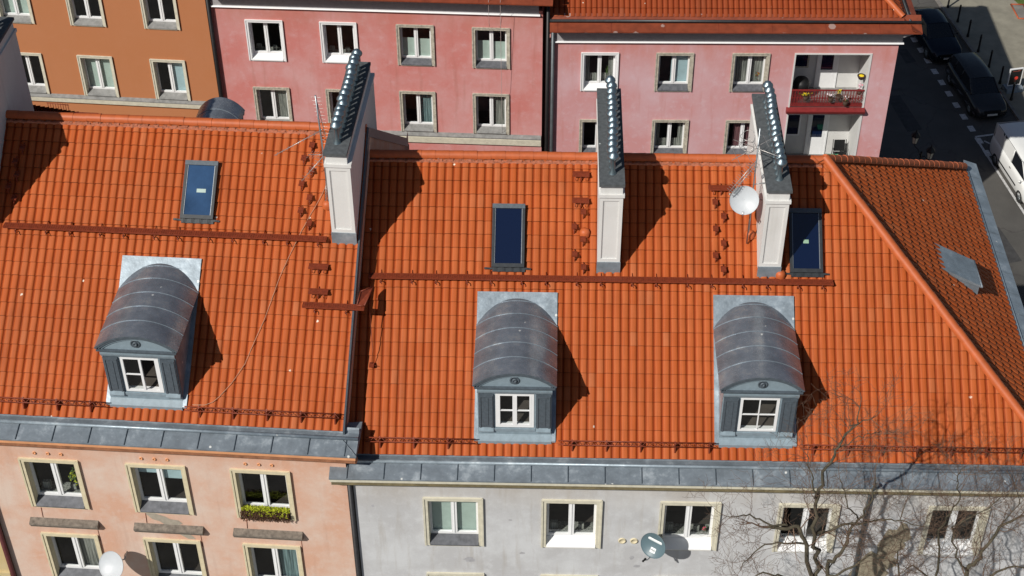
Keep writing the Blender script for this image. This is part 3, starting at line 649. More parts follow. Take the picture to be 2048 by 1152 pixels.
# peeled patch and small scars
m=MB()
rnd=random.Random(4)
def patch(m,x,z,w,h,y,n=18,mi=0,sk=0):
    pts=[(x+sk*math.sin(2*math.pi*k/n)*h+math.cos(2*math.pi*k/n)*w*rnd.uniform(.65,1.1),y,z+math.sin(2*math.pi*k/n)*h*rnd.uniform(.65,1.1)) for k in range(n)]
    m.add(pts,[tuple(range(n))],mi)
SCAR=[plain('grey_scar',(.38,.38,.40),.95,var=.2),plain('bare_sand_plaster',(.27,.235,.17),.95,var=.3,bmp=.3)]
for x,z,w,h in ((-8.75,14.35,.04,.05),(-2.0,12.5,.06,.10),(-1.85,12.15,.11,.06),(-6.3,12.3,.16,.12),(-5.2,13.9,.05,.03),(-4.9,12.6,.08,.05)): m=MB(); patch(m,x,z,w,h,YW-.004); m.build('bare_plaster_patch',SCAR,RH)
m=MB(); patch(m,4.75,13.3,.42,.75,YW-.004,26,1,.2); m.build('bare_plaster_patch',SCAR,RH); m=MB(); patch(m,4.35,12.2,.55,.9,YW-.006,26,1,.3); m.build('bare_plaster_patch',SCAR,RH)

# ================================================================== near building, peach front
LH=empty('apartment_building',(-4.08,28.09,0),R(-4.382),'peach rendered house with orange tile roof in the left foreground','building')
DL=.80
WL=[(-8.58,-7.04,13.70,15.52,'clutter'),(-5.80,-4.26,13.70,15.52,'blindtop'),(-3.09,-1.56,13.70,15.52,'greentop'),
    (-8.56,-7.02,10.75,12.64,'curtR'),(-5.78,-4.24,10.75,12.64,'dark'),(-3.09,-1.55,10.75,12.64,'curtRB')]
WL+=[(a,b,c-2.9,d-2.9,k) for (a,b,c,d,_),k in zip(WL[3:6],('dark','curt','blind'))]
m=MB(); facade(m,-9.62,-.10,0,16.4,[hole(*q[:4]) for q in WL],YW,0)
m.quad((-.12,YW,0),(-.12,12.9,0),(-.12,12.9,16.9),(-.12,YW,16.3),0); m.add([(-.12,-.10,16.3),(-.12,6.3,21.50),(-.12,12.9,16.3)],[(0,1,2)],0)
m.quad((-9.62,12.9,0),(-.1,12.9,0),(-.1,12.9,16.4),(-9.62,12.9,16.4)); m.quad((-9.62,YW,16.39),(-.1,YW,16.39),(-.1,12.9,16.39),(-9.62,12.9,16.39))
m.build('wall',[PEACH,ROOM],LH)
for i,(a,b,c,d,k) in enumerate(WL): window(LH,a,b,c,d,YW,CREAM,UPVC,SILLD,k,seed=20+i)
cornice(LH,-9.75,.24,DL,PEACHC)
for (x0,x1) in ((-8.74,-6.90),(-5.93,-4.08),(-3.27,-1.43)):
    m=MB(); m.prism([(YW,13.22),(YW-.16,13.14),(YW-.17,13.09),(YW-.13,13.03),(YW-.11,12.97),(YW,12.96)],x0,x1,'x'); m.build('window_hood',HOOD,LH)
for x in (-8.13,-7.78,-7.44,-5.36,-5.02,-4.69,-2.68,-2.33,-2.0): m=MB(); m.lathe([(.045,0),(.045,.03),(.03,.03),(.028,.005),(.001,.005)],(x,YW-.001,15.72),10,0,Matrix.Rotation(R(90),4,'X')); m.build('wall_vent',PEACHC,LH)
MORT=plain('repair_mortar',(.36,.32,.26),.95,var=.15,bmp=.2)
m=MB(); pts=[(-5.60,13.62),(-5.35,13.64),(-5.05,13.52),(-4.95,13.44),(-4.72,13.40),(-4.62,13.27),(-4.75,13.21),(-5.12,13.21),(-5.22,13.32),(-5.42,13.40),(-5.52,13.53)]
m.add([(x,YW-.004,z) for x,z in pts],[tuple(range(11))]); m.build('bare_plaster_patch',MORT,LH)
m=MB(); m.add([(x,YW-.004,z) for x,z in ((-4.95,12.95),(-4.6,12.96),(-4.42,12.80),(-4.35,12.68),(-4.55,12.68),(-4.75,12.84))],[tuple(range(6))]); m.build('bare_plaster_patch',MORT,LH)
m=MB()
for x in (-8.42,-5.62,-2.93): m.tube([(x+.05,YW-.006,13.62),(x+.03,YW-.006,13.24)],.010,4)
for x in (-6.98,-4.2,-1.5): m.tube([(x,YW-.006,12.9),(x,YW-.006,12.4)],.008,4)
m.build('wall_cable',TILEEDGE,LH)
rl=near_roof('roof',LH,-9.88,-.2,DL,[((-.14,0,0),(1,0,0))],[((-.14,0,0),(1,0,0))])
m=MB(); ridge(m,(-9.8,6.3,21.56),(-.2,6.3,21.56)); m.build('ridge_cap',RIDGE,rl)
m=MB()
for i in range(136):
    x=-9.7+i*.07; h=.012*math.sin(i*1.7)+random.uniform(-.006,.006); m.box(x,x+.07,6.12,6.22+h,21.40+h,21.465+h)
m.build('ridge_flashing',MATS['pink_lead_strip'],rl)
m=MB()   # zinc coping of the party wall, dressed down its side
for (ya,yb,s) in ((-.05,6.3,1),(6.3,12.65,-1)):
    za,zb=(16.78+(ya if s>0 else 12.6-ya)*KS+.10),(16.78+(yb if s>0 else 12.6-yb)*KS+.10)
    m.add([(-.15,ya,za-.03),(-.105,ya,za-.05),(-.105,yb,zb-.05),(-.15,yb,zb-.03),(-.15,ya,za-.14),(-.10,ya,za-.35),(-.10,yb,zb-.35),(-.15,yb,zb-.14)],[(0,1,2,3),(1,5,6,2),(0,3,7,4),(4,5,1,0)],0)
m.add([(-.18,-.12,16.60),(.24,-.60,16.50),(.24,.55,16.56),(-.10,.44,16.62),(.24,-.60,16.38),(.24,.55,16.40)],[(0,1,2,3),(1,4,5,2)],1)
m.add([(-.18,-.62,16.49),(.26,-.62,16.49),(-.18,-.14,16.615)],[(0,1,2)],1)
m.tube([(-.18,-.14,16.625),(.25,-.61,16.51)],.012,5,1)
m.box(-.04,.10,3.0,3.25,18.55,18.62,1)
m.build('party_wall_coping',[ZDARK,ZINC],LH)
chimney(LH,-.80,-.19,3.86,7.95,22.50,16.5,15,yb=20.02,potx=-.05,inset=.05)['label']='tall white chimney stack on the party wall'
skylight(LH,-4.80,-3.94,4.22,5.42,DL,.24,plain('painted_sky_glass',(.028,.065,.14),.06,var=.3,scale=1.2))  # pane's blue base colour stands in for a brighter sky reflection
dormer(LH,-5.17,DL,kind=0,lab='dormer with its right casement open'); dormer(LH,-5.70,DL-1.0,12.6,math.pi,3).scale=(.68,1,1)
walkway(LH,-9.38,-.95,3.79,DL); walkway(LH,-1.42,.16,2.40,DL)
guard(LH,-9.5,-6.14,DL); guard(LH,-4.15,-.24,DL)
for x,y in [(-9.21,4.86),(-9.39,4.6),(-9.2,4.36),(-9.3,5.15),(-9.15,5.45),(-1.54,5.76),(-1.72,5.47),(-1.5,5.21),(-1.72,4.92),(-1.48,4.63),(-1.68,4.35),(-1.44,4.08)]: step(LH,x,y+.04,DL)
step(LH,-1.1,3.22,DL,.50); step(LH,-1.05,2.70,DL,.50); vent(LH,-1.02,4.60,DL)
m=MB(); m.tube([(-9.66,YW-.1,16.2),(-9.66,YW-.1,0)],.07,8); m.build('downpipe',plain('maroon_downpipe',(.11,.03,.03),.5,.2),LH)
# grating ramp bridging the two roofs
m=MB(); Pm=[(.30,3.14,18.87),(.02,2.82,18.95),(-.03,2.44,18.80),(.16,2.44,18.80)]
Pv=[Vector(q) for q in Pm]; m.add(Pv,[(0,1,2,3)]); m.add([q+Vector((0,0,-.03)) for q in Pv],[(0,1,2,3)])
for i in range(4): m.tube([Pv[i],Pv[(i+1)%4]],.018,4)
m.tube([Pv[3],(.23,2.75,18.72),(.33,2.2,18.1),(.38,1.95,17.75),(.36,1.75,17.42)],.010,4)
m.box(.30,.42,1.68,1.82,17.38,17.44); m.tube([(.36,1.75,17.42),(.5,1.73,17.40)],.012,4)
m.build('roof_ramp',RUSTR,LH)

# ================================================================== house beyond the left edge
YH=empty('apartment_building',(-4.08,28.09,0),R(-4.382),'ochre house cut off by the left edge, its tall grey-white chimney stack above the roof','building')
WY=[(x,x+1.54,z,z+1.83,k) for z,k in ((13.9,'dark'),(11.3,'curt'),(8.2,'dark')) for x in (-17.3,-14.5,-11.7)]
m=MB(); facade(m,-20,-9.74,0,16.6,[hole(*q[:4]) for q in WY],YW,0); m.quad((-9.74,YW,0),(-9.74,12.9,0),(-9.74,12.9,16.6),(-9.74,YW,16.6)); m.add([(-9.74,-.1,16.6),(-9.74,6.3,21.85),(-9.74,12.9,16.6)],[(0,1,2)])
m.quad((-20,YW,16.6),(-9.74,YW,16.6),(-9.74,12.9,16.6),(-20,12.9,16.6)); m.box(-20,-9.76,YW-.08,YW-.002,10.75,10.9); m.build('wall',[YELLOW,ROOM],YH)
for i,(a,b,c,d,k) in enumerate(WY): window(YH,a,b,c,d,YW,CREAM,UPVC,SILLD,k,seed=100+i)
ry=near_roof('roof',YH,-20,-9.80,1.25,[((-9.80,0,0),(1,0,0))],[((-9.80,0,0),(1,0,0))]); m=MB(); ridge(m,(-20,6.3,22.0),(-9.8,6.3,22.0)); m.build('ridge_cap',RIDGE,ry)
cornice(YH,-20,-9.85,1.2,CREAM)
chimney(YH,-10.42,-9.72,3.7,8.0,23.45,16.5,14,yb=20.6,potx=0)
m=MB(); walk=[(-9.66,10.45,18.74),(-8.95,10.45,18.68)]
m.box(-9.66,-8.95,10.35,10.62,18.62,18.70); m.build('roof_walkway',RUSTD,YH)
m=MB()
for i in range(9): x=-10.42+i*.075; m.tube([(x,10.6,18.70),(x,10.6,19.0)],.010,4)
m.tube([(-10.45,10.6,19.0),(-9.8,10.6,18.95)],.014,4); m.tube([(-10.45,10.6,18.75),(-9.8,10.6,18.72)],.014,4); m.build('snow_guard',RUSTR,YH)

# ================================================================== back row
def back_cornice(par,x0,x1,z0,sheet,mould,gut,endy=None):
    s=MB(); s.prism([(-.24,z0+.16),(-.24,z0+.12),(-.64,z0-.03),(-.66,z0-.03),(-.66,z0+.01)],x0,x1,'x',0)
    x=x0+.3
    while x<x1: s.box(x-.006,x+.006,-.65,-.25,z0+.06,z0+.10,1,Matrix.Identity(4)) if False else s.add([(x-.006,-.65,z0+.022),(x+.006,-.65,z0+.022),(x+.006,-.25,z0+.172),(x-.006,-.25,z0+.172)],[(0,1,2,3)],1); x+=2.05
    s.prism([(-.18,z0+.18),(-.20,z0+.20),(.06,z0+.40),(.1,z0+.15)],x0,x1,'x',0)
    s.build('cornice_sheet',[sheet,RUSTD],par)
    g=MB(); g.tube([(x0,-.23,z0+.25),(x1,-.23,z0+.25)],.055,8); g.build('gutter',gut,par)
    c=MB(); c.prism([(-.63,z0-.035),(-.55,z0-.09),(-.02,z0-.09),(-.02,z0-.035)],x0+.05,x1-.03,'x',0)
    c.box(x0+.05,x1-.55,-.045,-.001,z0-.76,z0-.092,0); c.prism([(-.10,z0-.765),(-.13,z0-.80),(-.08,z0-.85),(-.001,z0-.86),(-.001,z0-.765)],x0+.05,x1-.50,'x',1)
    c.build('cornice',[FRIEZE,mould],par)
PH=empty('apartment_building',(15.05,53.32,0),R(-1.0),'pale pink house with loggias at its corner beside the street','building')
WP=[(-12.30,-10.84,10.10,11.87,'curtLR'),(-9.37,-7.91,10.10,11.87,'blueright'),(-6.40,-4.94,10.10,11.87,'curt'),(-12.29,-10.83,6.98,8.72,'dark'),(-9.36,-7.90,6.98,8.72,'curtLR'),(-6.40,-4.94,6.98,8.72,'plum')]
m=MB(); m_h=[hole(*q[:4]) for q in WP]
xs_l=(-3.92,-1.04)
def facade2(m):
    hs=m_h
    # split the sheet round the two loggia openings
    facade(m,-13.55,xs_l[0],0,12.5,hs,0,0)
    for (a,b) in ((0,6.05),(9.0,9.2),(11.82,12.5)): m.quad((xs_l[0],0,a),(xs_l[1],0,a),(xs_l[1],0,b),(xs_l[0],0,b),0)
    m.quad((xs_l[1],0,0),(0,0,0),(0,0,12.5),(xs_l[1],0,12.5),0)
facade2(m)
m.quad((0,0,0),(0,12.4,0),(0,12.4,13.2),(0,0,13.2),0); m.quad((-13.55,12.4,0),(0,12.4,0),(0,12.4,13.2),(-13.55,12.4,13.2),0)
m.quad((-13.55,-.0,12.49),(0,-.0,12.49),(0,12.4,12.49),(-13.55,12.4,12.49),0)
m.build('wall',[PINKR,ROOM],PH)
for i,(a,b,c,d,k) in enumerate(WP): window(PH,a,b,c,d,0,UPVC if i==0 else STONE,UPVC,UPVC if i==0 else SILLD,k,seed=40+i,bottom=(i<3))
back_cornice(PH,-13.55,.66,13.17,REDSH,UPVC,BLACKM)
s=MB(); s.prism([(.25,13.33),(.25,13.29),(.64,13.14),(.66,13.18)],-.66,12.9,'y',0); s.tube([(.24,-.2,13.42),(.24,12.6,13.42)],.05,6,1); s.prism([(0,13.5),(.2,13.36),(.2,13.3),(0,13.1)],-.2,12.6,'y',0); s.prism([(-.0,13.13),(.6,13.13),(.0,12.9)],-.5,12.6,'y',2)
s.build('cornice_sheet',[REDSH,BLACKM,FRIEZE],PH)
m=MB(); sl=R(36); tiles(m,(-13.6,-.02,13.46),(1,0,0),(0,math.cos(sl),math.sin(sl)),66,22,[((-.0,0,0),(1,1,0)),((0,6.3,0),(0,1,0))])
tiles(m,(.02,-.2,13.46),(0,1,0),(-math.cos(sl),0,math.sin(sl)),62,22,[((0,0,0),(-1,-1,0)),((0,12.6,0),(-1,1,0))],coarse=True)
tiles(m,(.3,12.6,13.46),(-1,0,0),(0,-math.cos(sl),math.sin(sl)),66,22,[((0,12.6,0),(1,-1,0)),((0,6.3,0),(0,-1,0))],coarse=True)
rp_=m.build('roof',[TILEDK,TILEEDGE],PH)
m=MB(); ridge(m,(-.02,-.02,13.56),(-6.3,6.3,18.12)); ridge(m,(-.02,12.6,13.56),(-6.3,6.3,18.12)); ridge(m,(-13.5,6.3,18.12),(-6.3,6.3,18.12)); m.build('ridge_cap',RIDGE,rp_)
# loggias
CREAML=plain('loggia_white',(.62,.62,.61),.85,var=.04,scale=3)
for k,(zf,zt) in enumerate(((9.36,11.82),(6.05,9.0))):
    m=MB(); x0,x1=xs_l; Y=1.45
    m.quad((x0,0,zf-.16),(x0,Y,zf-.16),(x0,Y,zt),(x0,0,zt),0); m.quad((x1,0,zf-.16),(x1,0,zt),(x1,Y,zt),(x1,Y,zf-.16),0)
    m.quad((x0,Y,zf-.16),(x1,Y,zf-.16),(x1,Y,zt),(x0,Y,zt),0); m.quad((x0,0,zf),(x1,0,zf),(x1,Y,zf),(x0,Y,zf),1); m.quad((x0,0,zt),(x0,Y,zt),(x1,Y,zt),(x1,0,zt),0)
    m.box(x0-.06,x0,-.03,.0,zf,zt+.06,0); m.box(x1,x1+.08,-.03,0,zf,zt+.06,0); m.box(x0,x1,-.03,0,zt,zt+.06,0)
    L_=m.build('loggia',[CREAML,SILLG],PH)
    d=MB(); dx=-2.72 if k==0 else -2.75
    d.box(dx-.06,dx,Y-.05,Y-.001,zf,zf+2.2); d.box(dx+.75,dx+.81,Y-.05,Y-.001,zf,zf+2.2); d.box(dx,dx+.75,Y-.05,Y-.001,zf+2.1,zf+2.2); d.box(dx,dx+.12,Y-.04,Y-.001,zf,zf+2.1); d.box(dx+.6,dx+.75,Y-.04,Y-.001,zf,zf+2.1); d.box(dx+.12,dx+.6,Y-.035,Y-.001,zf,zf+.85)
    D=d.build('balcony_door',UPVC,L_); g=MB(); g.box(dx+.12,dx+.6,Y-.02,Y-.002,zf+.85,zf+2.1); g.build('pane',SKYGL,D)
    d=MB(); d.box(-3.75,-3.1,Y-.04,Y-.001,zf+.95,zf+2.2); W_=d.build('window',UPVC if k else STONE,L_); g=MB(); g.box(-3.68,-3.17,Y-.05,Y-.041,zf+1.02,zf+2.13); g.build('pane',SKYGL,W_)
m=MB(); x0,x1=-4.05,-.92
m.prism([(-.20,9.20),(-.22,9.28),(.02,9.36),(.02,9.10),(-.16,9.13)],x0,x1,'x'); m.build('balcony_ledge',DKRED,PH)
m=MB(); x0,x1=xs_l; m.box(x0,x1,-.05,-.0,10.15,10.20); m.box(x0,x1,-.04,-.01,9.42,9.45); m.box(x0,x1,-.035,-.015,9.80,9.83)
x=x0+.05; k=0
while x<x1-.05:
    m.tube([(x,-.025,9.42),(x,-.025,10.16)],.012,4,cap=False); m.tube([(x,-.025,9.83),(x+.055,-.025,9.97),(x+.11,-.025,9.83)],.010,4,cap=False); m.tube([(x,-.025,9.8),(x+.055,-.025,9.66),(x+.11,-.025,9.8)],.010,4,cap=False); m.tube([(x,-.025,9.45),(x+.055,-.025,9.60),(x+.11,-.025,9.45)],.010,4,cap=False); x+=.11
m.box(x0,x1,-.022,-.018,9.45,9.58); [m.tube([(x0+.025+k_*.0525,-.025,9.45),(x0+.025+k_*.0525,-.025,10.15)],.008,4,cap=False) for k_ in range(54)]; m.build('railing',DKRED,PH)
m=MB(); m.prism([(-.14,6.80),(-.14,6.76),(0,6.76),(0,6.90)],-13.5,.1,'x',0); m.prism([(-.10,6.758),(-.12,6.7),(-.10,6.45),(-.001,6.44),(-.001,6.758)],-13.5,.06,'x',1); m.build('string_course',[SILLG,CREAMP],PH)
m=MB(); m.tube([(-13.42,-.12,13.3),(-13.42,-.12,0)],.07,8); m.build('downpipe',GPIPE,PH)
m=MB(); m.tube([(-13.62,-.16,14.3),(-13.62,-.16,0)],.075,8); m.build('downpipe',BLACK,PH)

def pw(F,l):   # point in a building frame -> world
    return F.matrix_basis@Vector(l) if False else (Matrix.Translation(F.location)@F.rotation_euler.to_matrix().to_4x4())@Vector(l)
KH=empty('apartment_building',(1.33,53.56,0),R(-3.7),'dusty rose pink house in the middle of the back row','building')
WK=[(-11.73,-10.26,11.10,12.95,'clutter'),(-8.80,-7.36,11.10,12.95,'clutter'),(-5.80,-4.34,11.09,12.93,'blindlow'),(-2.84,-1.38,11.06,12.90,'blindlow'),
    (-11.74,-10.28,7.95,9.84,'curtR'),(-8.80,-7.34,7.95,9.84,'dark'),(-5.82,-4.38,7.93,9.86,'curtRB'),(-2.87,-1.42,7.93,9.86,'curtR')]
m=MB(); facade(m,-13.06,-.10,0,13.7,[hole(*q[:4]) for q in WK],0,0)
m.quad((-.10,0,0),(-.10,12.4,0),(-.10,12.4,14.5),(-.10,0,14.5)); m.quad((-13.06,12.4,0),(-.10,12.4,0),(-.10,12.4,14.3),(-13.06,12.4,14.3)); m.quad((-13.06,0,13.69),(-.10,0,13.69),(-.10,12.4,13.69),(-13.06,12.4,13.69))
m.build('wall',[PINK,ROOM],KH)
for i,(a,b,c,d,k) in enumerate(WK): window(KH,a,b,c,d,0,UPVC if i<2 else STONE,UPVC,UPVC if i<2 else SILLD if i<4 else SILLG,k,seed=60+i,bottom=(i<4))
back_cornice(KH,-13.06,.30,14.33,REDSH,UPVC,BLACKM)
m=MB(); tiles(m,(-13.1,-.02,14.62),(1,0,0),(0,math.cos(sl),math.sin(sl)),64,22,[((.15,0,0),(1,0,0)),((0,6.3,0),(0,1,0))]); tiles(m,(.3,12.6,14.62),(-1,0,0),(0,-math.cos(sl),math.sin(sl)),64,22,[((.15,0,0),(1,0,0)),((0,6.3,0),(0,-1,0))],coarse=True)
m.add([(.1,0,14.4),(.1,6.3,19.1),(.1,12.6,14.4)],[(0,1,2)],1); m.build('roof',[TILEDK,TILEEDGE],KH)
m=MB(); m.prism([(-.14,7.80),(-.14,7.76),(0,7.76),(0,7.90)],-13.0,-.12,'x',0); m.prism([(-.10,7.758),(-.12,7.7),(-.10,7.43),(-.001,7.41),(-.001,7.758)],-13.0,-.12,'x',1); m.build('string_course',[SILLG,CREAMP],KH)

OH=empty('apartment_building',(-11.80,54.41,0),R(-5.5),'burnt orange house at the top left of the back row','building')
WO=[(-8.50,-7.08,12.35,14.15,'blind'),(-5.60,-4.18,12.36,14.18,'dark'),(-2.62,-1.20,12.37,14.20,'dark'),(-8.53,-7.11,9.05,10.96,'dark'),(-5.63,-4.20,9.05,10.97,'blind'),(-2.65,-1.23,9.05,10.95,'blueright')]
m=MB(); facade(m,-16,-.04,0,16.5,[hole(*q[:4]) for q in WO],0,0); m.quad((-.04,0,0),(-.04,12.4,0),(-.04,12.4,16.5),(-.04,0,16.5)); m.quad((-16,0,16.4),(-.04,0,16.4),(-.04,12.4,16.4),(-16,12.4,16.4)); m.quad((-16,12.4,0),(-.04,12.4,0),(-.04,12.4,16.5),(-16,12.4,16.5))
m.build('wall',[ORANGE,ROOM],OH)
for i,(a,b,c,d,k) in enumerate(WO): window(OH,a,b,c,d,0,CREAMP,UPVC,SILLG,k,seed=80+i,bottom=(i<3))
m=MB(); m.prism([(-.14,8.96),(-.14,8.93),(0,8.93),(0,9.04)],-16,-.1,'x',0); m.prism([(-.10,8.928),(-.12,8.9),(-.10,8.71),(-.001,8.70),(-.001,8.928)],-16,-.1,'x',1); m.build('string_course',[SILLG,CREAMP],OH)
m=MB(); m.tube([(.10,-.12,16.4),(.10,-.12,0)],.085,8); m.build('downpipe',BLACK,OH)
m=MB(); tiles(m,(-16,-.5,16.5),(1,0,0),(0,math.cos(sl),math.sin(sl)),76,22,[((0,6.1,0),(0,1,0))],coarse=True); tiles(m,(0,12.7,16.5),(-1,0,0),(0,-math.cos(sl),math.sin(sl)),76,22,[((0,6.1,0),(0,-1,0))],coarse=True); m.add([(-.02,-.4,16.4),(-.02,6.1,21),(-.02,12.6,16.4)],[(0,1,2)],1); m.build('roof',[TILEDK,TILEEDGE],OH)

# ================================================================== dishes, antennas, loose cable
def dish(name,F,c,n,r,skin,label,mast,marks=False,seed=0):
    root=empty(name,pw(F,c),F.rotation_euler.z,label,'satellite dish')
    n=Vector(n).normalized(); q=n.to_track_quat('Z','Y').to_matrix().to_4x4()
    d=MB(); prof=[(.001,-.07)]+[(r*t,-.07+.11*t*t) for t in (.2,.4,.6,.8,.95,1.0)]+[(r*1.01,.055*1),(r*1.01,.03),(r*.9,.0),(r*.5,-.075),(.001,-.10)]
    d.lathe(prof,(0,0,0),32,0,q); D=d.build('reflector',skin,root)
    up=q@Vector((0,1,0)); X=q@Vector((1,0,0)); dn=-up
    if dn.z>0: dn=-dn
    a=MB(); f=n*.42+dn*r*.75; a.tube([dn*r*.98-n*.02,dn*r*1.05+n*.2,f],.013,6); a.build('feed_arm',STEEL,root)
    l=MB(); mm=Matrix.Translation(f)@((-n).to_track_quat('Z','Y').to_matrix().to_4x4()); l.lathe([(.001,.06),(.035,.06),(.03,0),(.022,-.03),(.03,-.09),(.001,-.10)],(0,0,0),10,0,mm); l.build('receiver_head',UPVC if not marks else BLACK,root)
    b=MB(); b.tube([n*-.08,Vector(mast[0])],.022,6)
    for i in range(len(mast)-1): b.tube([Vector(mast[i]),Vector(mast[i+1])],.018,6)
    b.build('bracket',STEEL,root)
    if marks:
        def onf(x,y): return q@Vector((x,y,-.07+.11*((x*x+y*y)/(r*r))+.006))
        k=MB(); pts=[]
        ang=R(-12); cx0,cy0=.0,.135
        def rr(w_,h_,cx_,cy_,an,rad,mi,lift=0,nn=5):
            P=[]
            for (sx,sy,a0) in ((1,1,0),(-1,1,90),(-1,-1,180),(1,-1,270)):
                for i in range(nn):
                    t=R(a0+90*i/(nn-1)); x=sx*(w_/2-rad)+rad*math.cos(t); y=sy*(h_/2-rad)+rad*math.sin(t)
                    X_=cx_+x*math.cos(an)-y*math.sin(an); Y_=cy_+x*math.sin(an)+y*math.cos(an); v=onf(X_,Y_)+n*lift; P.append(v)
            cc=sum(P,Vector())/len(P); k.add(P+[cc+n*.004],[(i,(i+1)%len(P),len(P)) for i in range(len(P))],mi)
        rr(.40,.085,.0,.12,R(-3),.04,0); rr(.15,.13,-.0,-.17,R(-3),.012,0)
        k.lathe([(.030,0),(.018,.002)],onf(-.15,.127)+n*.006,16,1,q); k.lathe([(.012,0),(.001,.002)],onf(-.15,.127)+n*.006,10,1,q); k.lathe([(.030,0),(.027,.002)],onf(-.095,.125)+n*.006,16,1,q)
        k.build('sticker',[plain('sticker_white',(.72,.76,.76),.5,var=.03),skin],D)
        tcu=bpy.data.curves.new('lettering','FONT'); tcu.body='VSD'; tcu.size=.075; tcu.align_x='CENTER'; tcu.align_y='CENTER'
        to=bpy.data.objects.new('lettering_tmp',tcu); COL.objects.link(to); bpy.context.view_layer.update()
        me=bpy.data.meshes.new_from_object(to.evaluated_get(bpy.context.evaluated_depsgraph_get())); bpy.data.objects.remove(to)
        me.materials.clear(); me.materials.append(BLACKM); lo=bpy.data.objects.new('lettering',me); COL.objects.link(lo); lo.parent=D
        lo.matrix_local=Matrix.Translation(onf(0,-.17)+n*.02)@q@Matrix.Rotation(R(-3),4,'Z')
    return root
GD=plain('slate_dish_paint',(.10,.155,.18),.45,var=.06,scale=3); WD=plain('white_dish_paint',(.50,.53,.56),.45,var=.05,scale=3)
dish('satellite_dish',RH,(.58,4.22,20.95),(-.12,-.86,.5),.365,WD,'white satellite dish beside the right chimney stack on the orange roof',[(.12,.22,-.02),(.24,.22,-.02),(.24,.22,-1.2)])
dish('satellite_dish',RH,(-1.51,-.95,13.76),(-.48,-.80,.36),.345,GD,'dark slate satellite dish with white stickers on the grey wall',[(.10,.22,-.12),(.18,.30,-.25),(.25,.66,-.30)],True)
dish('satellite_dish',LH,(-6.52,-.98,12.22),(-.33,-.72,.60),.385,WD,'white satellite dish on the peach wall',[(.12,.25,-.1),(.2,.4,-.2),(.2,.68,-.2)])
def yagi(m,a,b,n,el,up=(0,0,1),taper=.0,r=.006):
    a,b=Vector(a),Vector(b); d=(b-a).normalized(); s=d.cross(Vector(up)).normalized(); m.tube([a,b],.010,5)
    for i in range(n):
        t=(i+.5)/n; p=a+(b-a)*t; L=el*(1-taper*t)/2; m.tube([p-s*L,p+s*L],r,4,cap=False)
root=empty('tv_antenna',pw(RH,(.80,4.42,19.4)),R(-1.7),'wire television antenna mast standing by the right chimney stack','antenna')
m=MB(); m.tube([(0,0,0),(0,0,3.6)],.02,6); m.tube([(0,0,1.9),(.28,.0,1.95)],.012,5); m.tube([(0,0,1.5),(.28,0,1.4)],.012,5); m.build('mast',STEEL,root)
m=MB(); yagi(m,(-.62,-.1,2.70),(.55,.15,3.35),5,.9,(0,.2,1),.3); yagi(m,(-.55,.5,2.9),(.5,-.5,3.1),3,.7,(0,0,1)); m.build('aerial',ALU,root)
m=MB(); yagi(m,(0,0,2.62),(-.62,-.25,1.85),16,.28,(.3,-.6,.6),.3); yagi(m,(0,0,2.50),(-.60,-.25,1.72),12,.22,(0,1,.2),.3,.005); m.build('aerial',ALU,root)
m=MB()
for z in (3.35,3.05):
    pts=[(-.18+.18*math.cos(t/12*2*math.pi)-.1,.25*math.sin(t/12*2*math.pi),z+.05*math.sin(t)) for t in range(13)]; m.tube(pts,.007,4)
m.build('aerial',ALU,root)
root=empty('tv_antenna',pw(LH,(-1.0,4.6,19.9)),R(-4.4),'tall thin television antenna mast left of the chimney stack on the party wall','antenna')
m=MB(); m.tube([(.03,0,0),(0,0,2.2),(-.05,0,3.75)],.022,6); m.build('mast',STEEL,root)
m=MB(); yagi(m,(.05,0,2.75),(-1.15,-.35,2.15),9,.36,(0,.3,1),.2); m.build('aerial',ALU,root)
m=MB(); yagi(m,(-.05,0,3.75),(.12,.1,2.2),14,.24,(.2,1,0),.0,.005); m.build('aerial',ALU,root)
m=MB(); yagi(m,(.05,0,2.0),(-.55,-.3,1.35),9,.42,(0,.6,.6),.3,.005); yagi(m,(.1,.1,1.9),(-.45,.3,1.75),7,.35,(0,0,1),0,.005); m.build('aerial',ALU,root)
m=MB(); yagi(m,(.02,-.05,1.2),(.02,-.3,.75),8,.22,(1,0,0),0,.006); m.tube([(.03,0,.1),(.12,-.02,.35),(.22,-.02,.15)],.012,5); m.build('aerial',ALU,root)
cab=[(-1.1,5.0),(-1.23,4.72),(-1.45,4.35),(-1.66,3.96),(-1.88,3.5),(-2.08,3.05),(-2.37,2.16),(-2.58,1.68),(-2.77,1.21),(-3.05,.82),(-3.33,.53),(-3.5,.40),(-3.69,.34),(-4.0,.33)]
m=MB(); m.tube([(x,y,16.78+y*KS+.05) for x,y in cab],.007,4)
o=m.build('loose_cable',plain('beige_cable',(.50,.33,.22),.7),None,LH.location,LH.rotation_euler); tag(o,'thin beige cable trailing over the left orange roof from the antenna to the dormer','cable')
m=MB()
for x,z in ((-2.13,12.95),(-1.68,8.0)): m.tube([(x,-.62,14.75),(x-.01,-.60,14.3),(x-.01,-.45,z+.4) if z>12 else (x-.01,-.4,10.5),(x-.02,-.06,z)],.008,4)
o=m.build('facade_wire',plain('pale_wire',(.5,.42,.40),.6),None,KH.location,KH.rotation_euler); tag(o,'pair of pale wires hanging down the dusty pink facade near its right end','wire')

